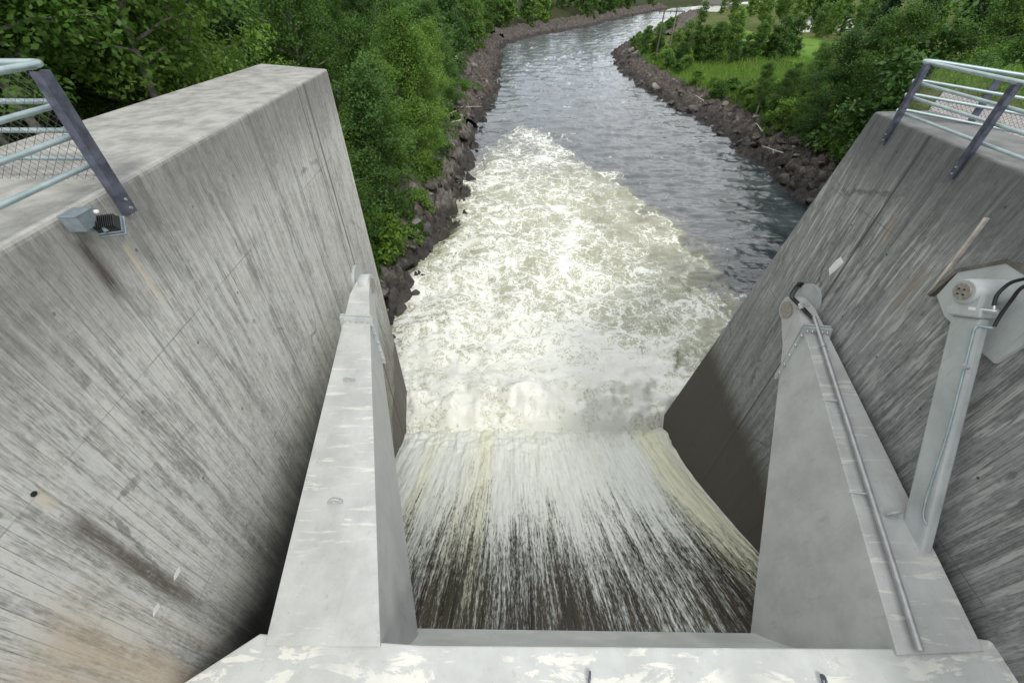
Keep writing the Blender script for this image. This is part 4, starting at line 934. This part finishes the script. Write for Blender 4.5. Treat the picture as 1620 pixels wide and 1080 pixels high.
# grass on the right bank and shoulder
def grass(name, X, Y, hgt, label):
    rs = np.random.RandomState(3); n = len(X); Z = terrain_z(X, Y); a = rs.rand(n) * 6.28; w_ = .035 * rs.uniform(.6, 1.4, n) * (1 + hgt); h_ = hgt * rs.uniform(.5, 1.3, n); l1 = rs.normal(0, .35, n) * h_; l2 = rs.normal(0, .35, n) * h_
    p = np.column_stack([X, Y, Z]); s_ = np.column_stack([np.cos(a) * w_, np.sin(a) * w_, a * 0]); tp = p + np.column_stack([l1, l2, h_])
    V = np.stack([p - s_, p + s_, tp + s_ * .2, tp - s_ * .2], 1).reshape(-1, 3)
    return tag(link(name, np_mesh(name, V, np.arange(len(V)).reshape(-1, 4), M['leaf_light'])), label, 'grass', kind='stuff')
rs = np.random.RandomState(12); yy = 34 + 100 * rs.rand(30000) ** 1.2; xx = Rx(yy) + 4.9 + 34 * rs.rand(30000) ** 1.3
grass('grass', xx, yy, .75, 'long green grass growing on the right river bank')
xx = U(0, 1) + 9 + 22 * rs.rand(22000); yy = -2 + 20 * rs.rand(22000); ok = (yy < np.minimum(1.16 * xx, 17.5) - .1) & ((xx > 12.7) | (yy > 14) | (rs.rand(22000) < .01))
grass('grass', xx[ok], yy[ok], .16, 'mown green grass beside the gravel behind the right railing')

# ------------------------------------------------------------------ small far things
pb = at_z(1038, 88, -12.2); pole = thing('utility_pole', pb, 'twin legged timber power pole with crossarm on right bank', 'utility pole')
H = 8.3
for dx in (0, 2.6):
    m = MB(); m.tube([pb + np.array([dx, 0, -.5]), pb + np.array([dx + .0, 0, H])], [.17, .12], 10); m.build('leg', M['timber'], pole)
m = MB(); m.box(pb + np.array([1.5, -.15, H - .5]), 5.6, .14, .2); m.build('crossarm', M['timber'], pole)
for dx in (-1., 1.3, 3.8):
    m = MB(); m.tube([pb + np.array([dx, -.15, H - .95]), pb + np.array([dx, -.15, H - .6])], .07, 8); m.build('insulator', M['pane'], pole)
q = at_z(1056, 92, -12.2); m = MB(); m.tube([q, q + np.array([0, 0, 7.6])], [.10, .07], 8); tag(m.build('slim_pole', M['bark_pale']), 'slim pale pole standing right beside the twin power pole', 'pole')
def house(px, py, wd, ln, hh, rot, label):
    q = at_z(px, py, -11.4); q[2] = float(terrain_z(np.array([q[0]]), np.array([q[1]]))[0]); h_ = thing('farm_house', q, label, 'house'); h_.rotation_euler[2] = rot
    o0 = q; m = MB(); a = wd / 2; l_ = ln / 2; ridge_ = hh + wd * .42
    m.prism([o0 + (-a, -l_, 0), o0 + (a, -l_, 0), o0 + (a, -l_, hh), o0 + (0, -l_, ridge_), o0 + (-a, -l_, hh)], (0, ln, 0)); m.build('wall', M['white_house'], h_)
    m = MB()
    for s_ in (-1, 1): m.hexa([o0 + (s_ * (a + .4), -l_ - .4, hh - .3), o0 + (0, -l_ - .4, ridge_ + .06), o0 + (0, l_ + .4, ridge_ + .06), o0 + (s_ * (a + .4), l_ + .4, hh - .3), o0 + (s_ * (a + .4), -l_ - .4, hh - .1), o0 + (0, -l_ - .4, ridge_ + .26), o0 + (0, l_ + .4, ridge_ + .26), o0 + (s_ * (a + .4), l_ + .4, hh - .1)])
    m.build('roof', M['roof_dark'], h_)
    for dx in (-a * .45, a * .45):
        m = MB(); m.box(o0 + (dx, -l_ - .01, hh * .55), .9, .05, 1.1); m.build('window', M['pane'], h_)
house(1266, 48, 3.4, 4.4, 2.2, .3, 'small white house among trees at the far edge of bright field')
house(1337, 46, 4.2, 5, 2.8, -.5, 'white gabled house half hidden by trees right of the field')
house(1129, 14, 9, 14, 3.5, 1.2, 'farthest white house near the top of the valley')
q = at_z(723, 104, -12.0); q[2] = float(terrain_z(np.array([q[0]]), np.array([q[1]]))[0]); sg = thing('marker_sign', q, 'small white marker sign on a post at the left forest edge', 'sign')
m = MB(); m.tube([q + (0, 0, -.2), q + (0, 0, 1.5)], .04, 8); m.build('post', M['galv'], sg); m = MB(); m.box(q + (0, -.05, 1.3), .5, .03, .9); m.build('panel', M['white_tag'], sg, .02)

# ------------------------------------------------------------------ spray hanging over the hydraulic jump
k = N('spray'); P = k.pos(); o = k.sep(P); nz = k.noise(P, .9, 4, .6); rr_ = k.math('SQRT', k.math('ADD', k.math('POWER', k.math('DIVIDE', k.math('SUBTRACT', o[1], 13.2), 3.2), 2.), k.math('POWER', k.math('DIVIDE', k.math('SUBTRACT', o[2], -15.1), 2.0), 2.)))
rx2 = k.math('ABSOLUTE', k.math('DIVIDE', k.math('SUBTRACT', o[0], 1.2), 5.9))
den = k.math('MULTIPLY', k.rng(rr_, 1.0, .25), k.rng(nz, .42, .68)); den = k.math('MULTIPLY', den, k.rng(rx2, 1., .75)); den = k.math('MULTIPLY', den, .60)
pv = k.n('VolumePrincipled'); pv.inputs['Color'].default_value = (.97, .98, .98, 1); pv.inputs['Anisotropy'].default_value = .2; k.put(pv.inputs['Density'], den)
k.t.nodes.remove(k.b); k.t.links.new(pv.outputs[0], k.out.inputs['Volume'])
m = MB(); m.box((1.2, 13.2, -14.4), 11.8, 6.6, 3.0); sp_ = m.build('spray', k.m); tag(sp_, 'thin white spray hanging over the churning foot of the spillway', 'spray', kind='stuff')
S.cycles.volume_step_rate = 1.0; S.cycles.volume_max_steps = 64
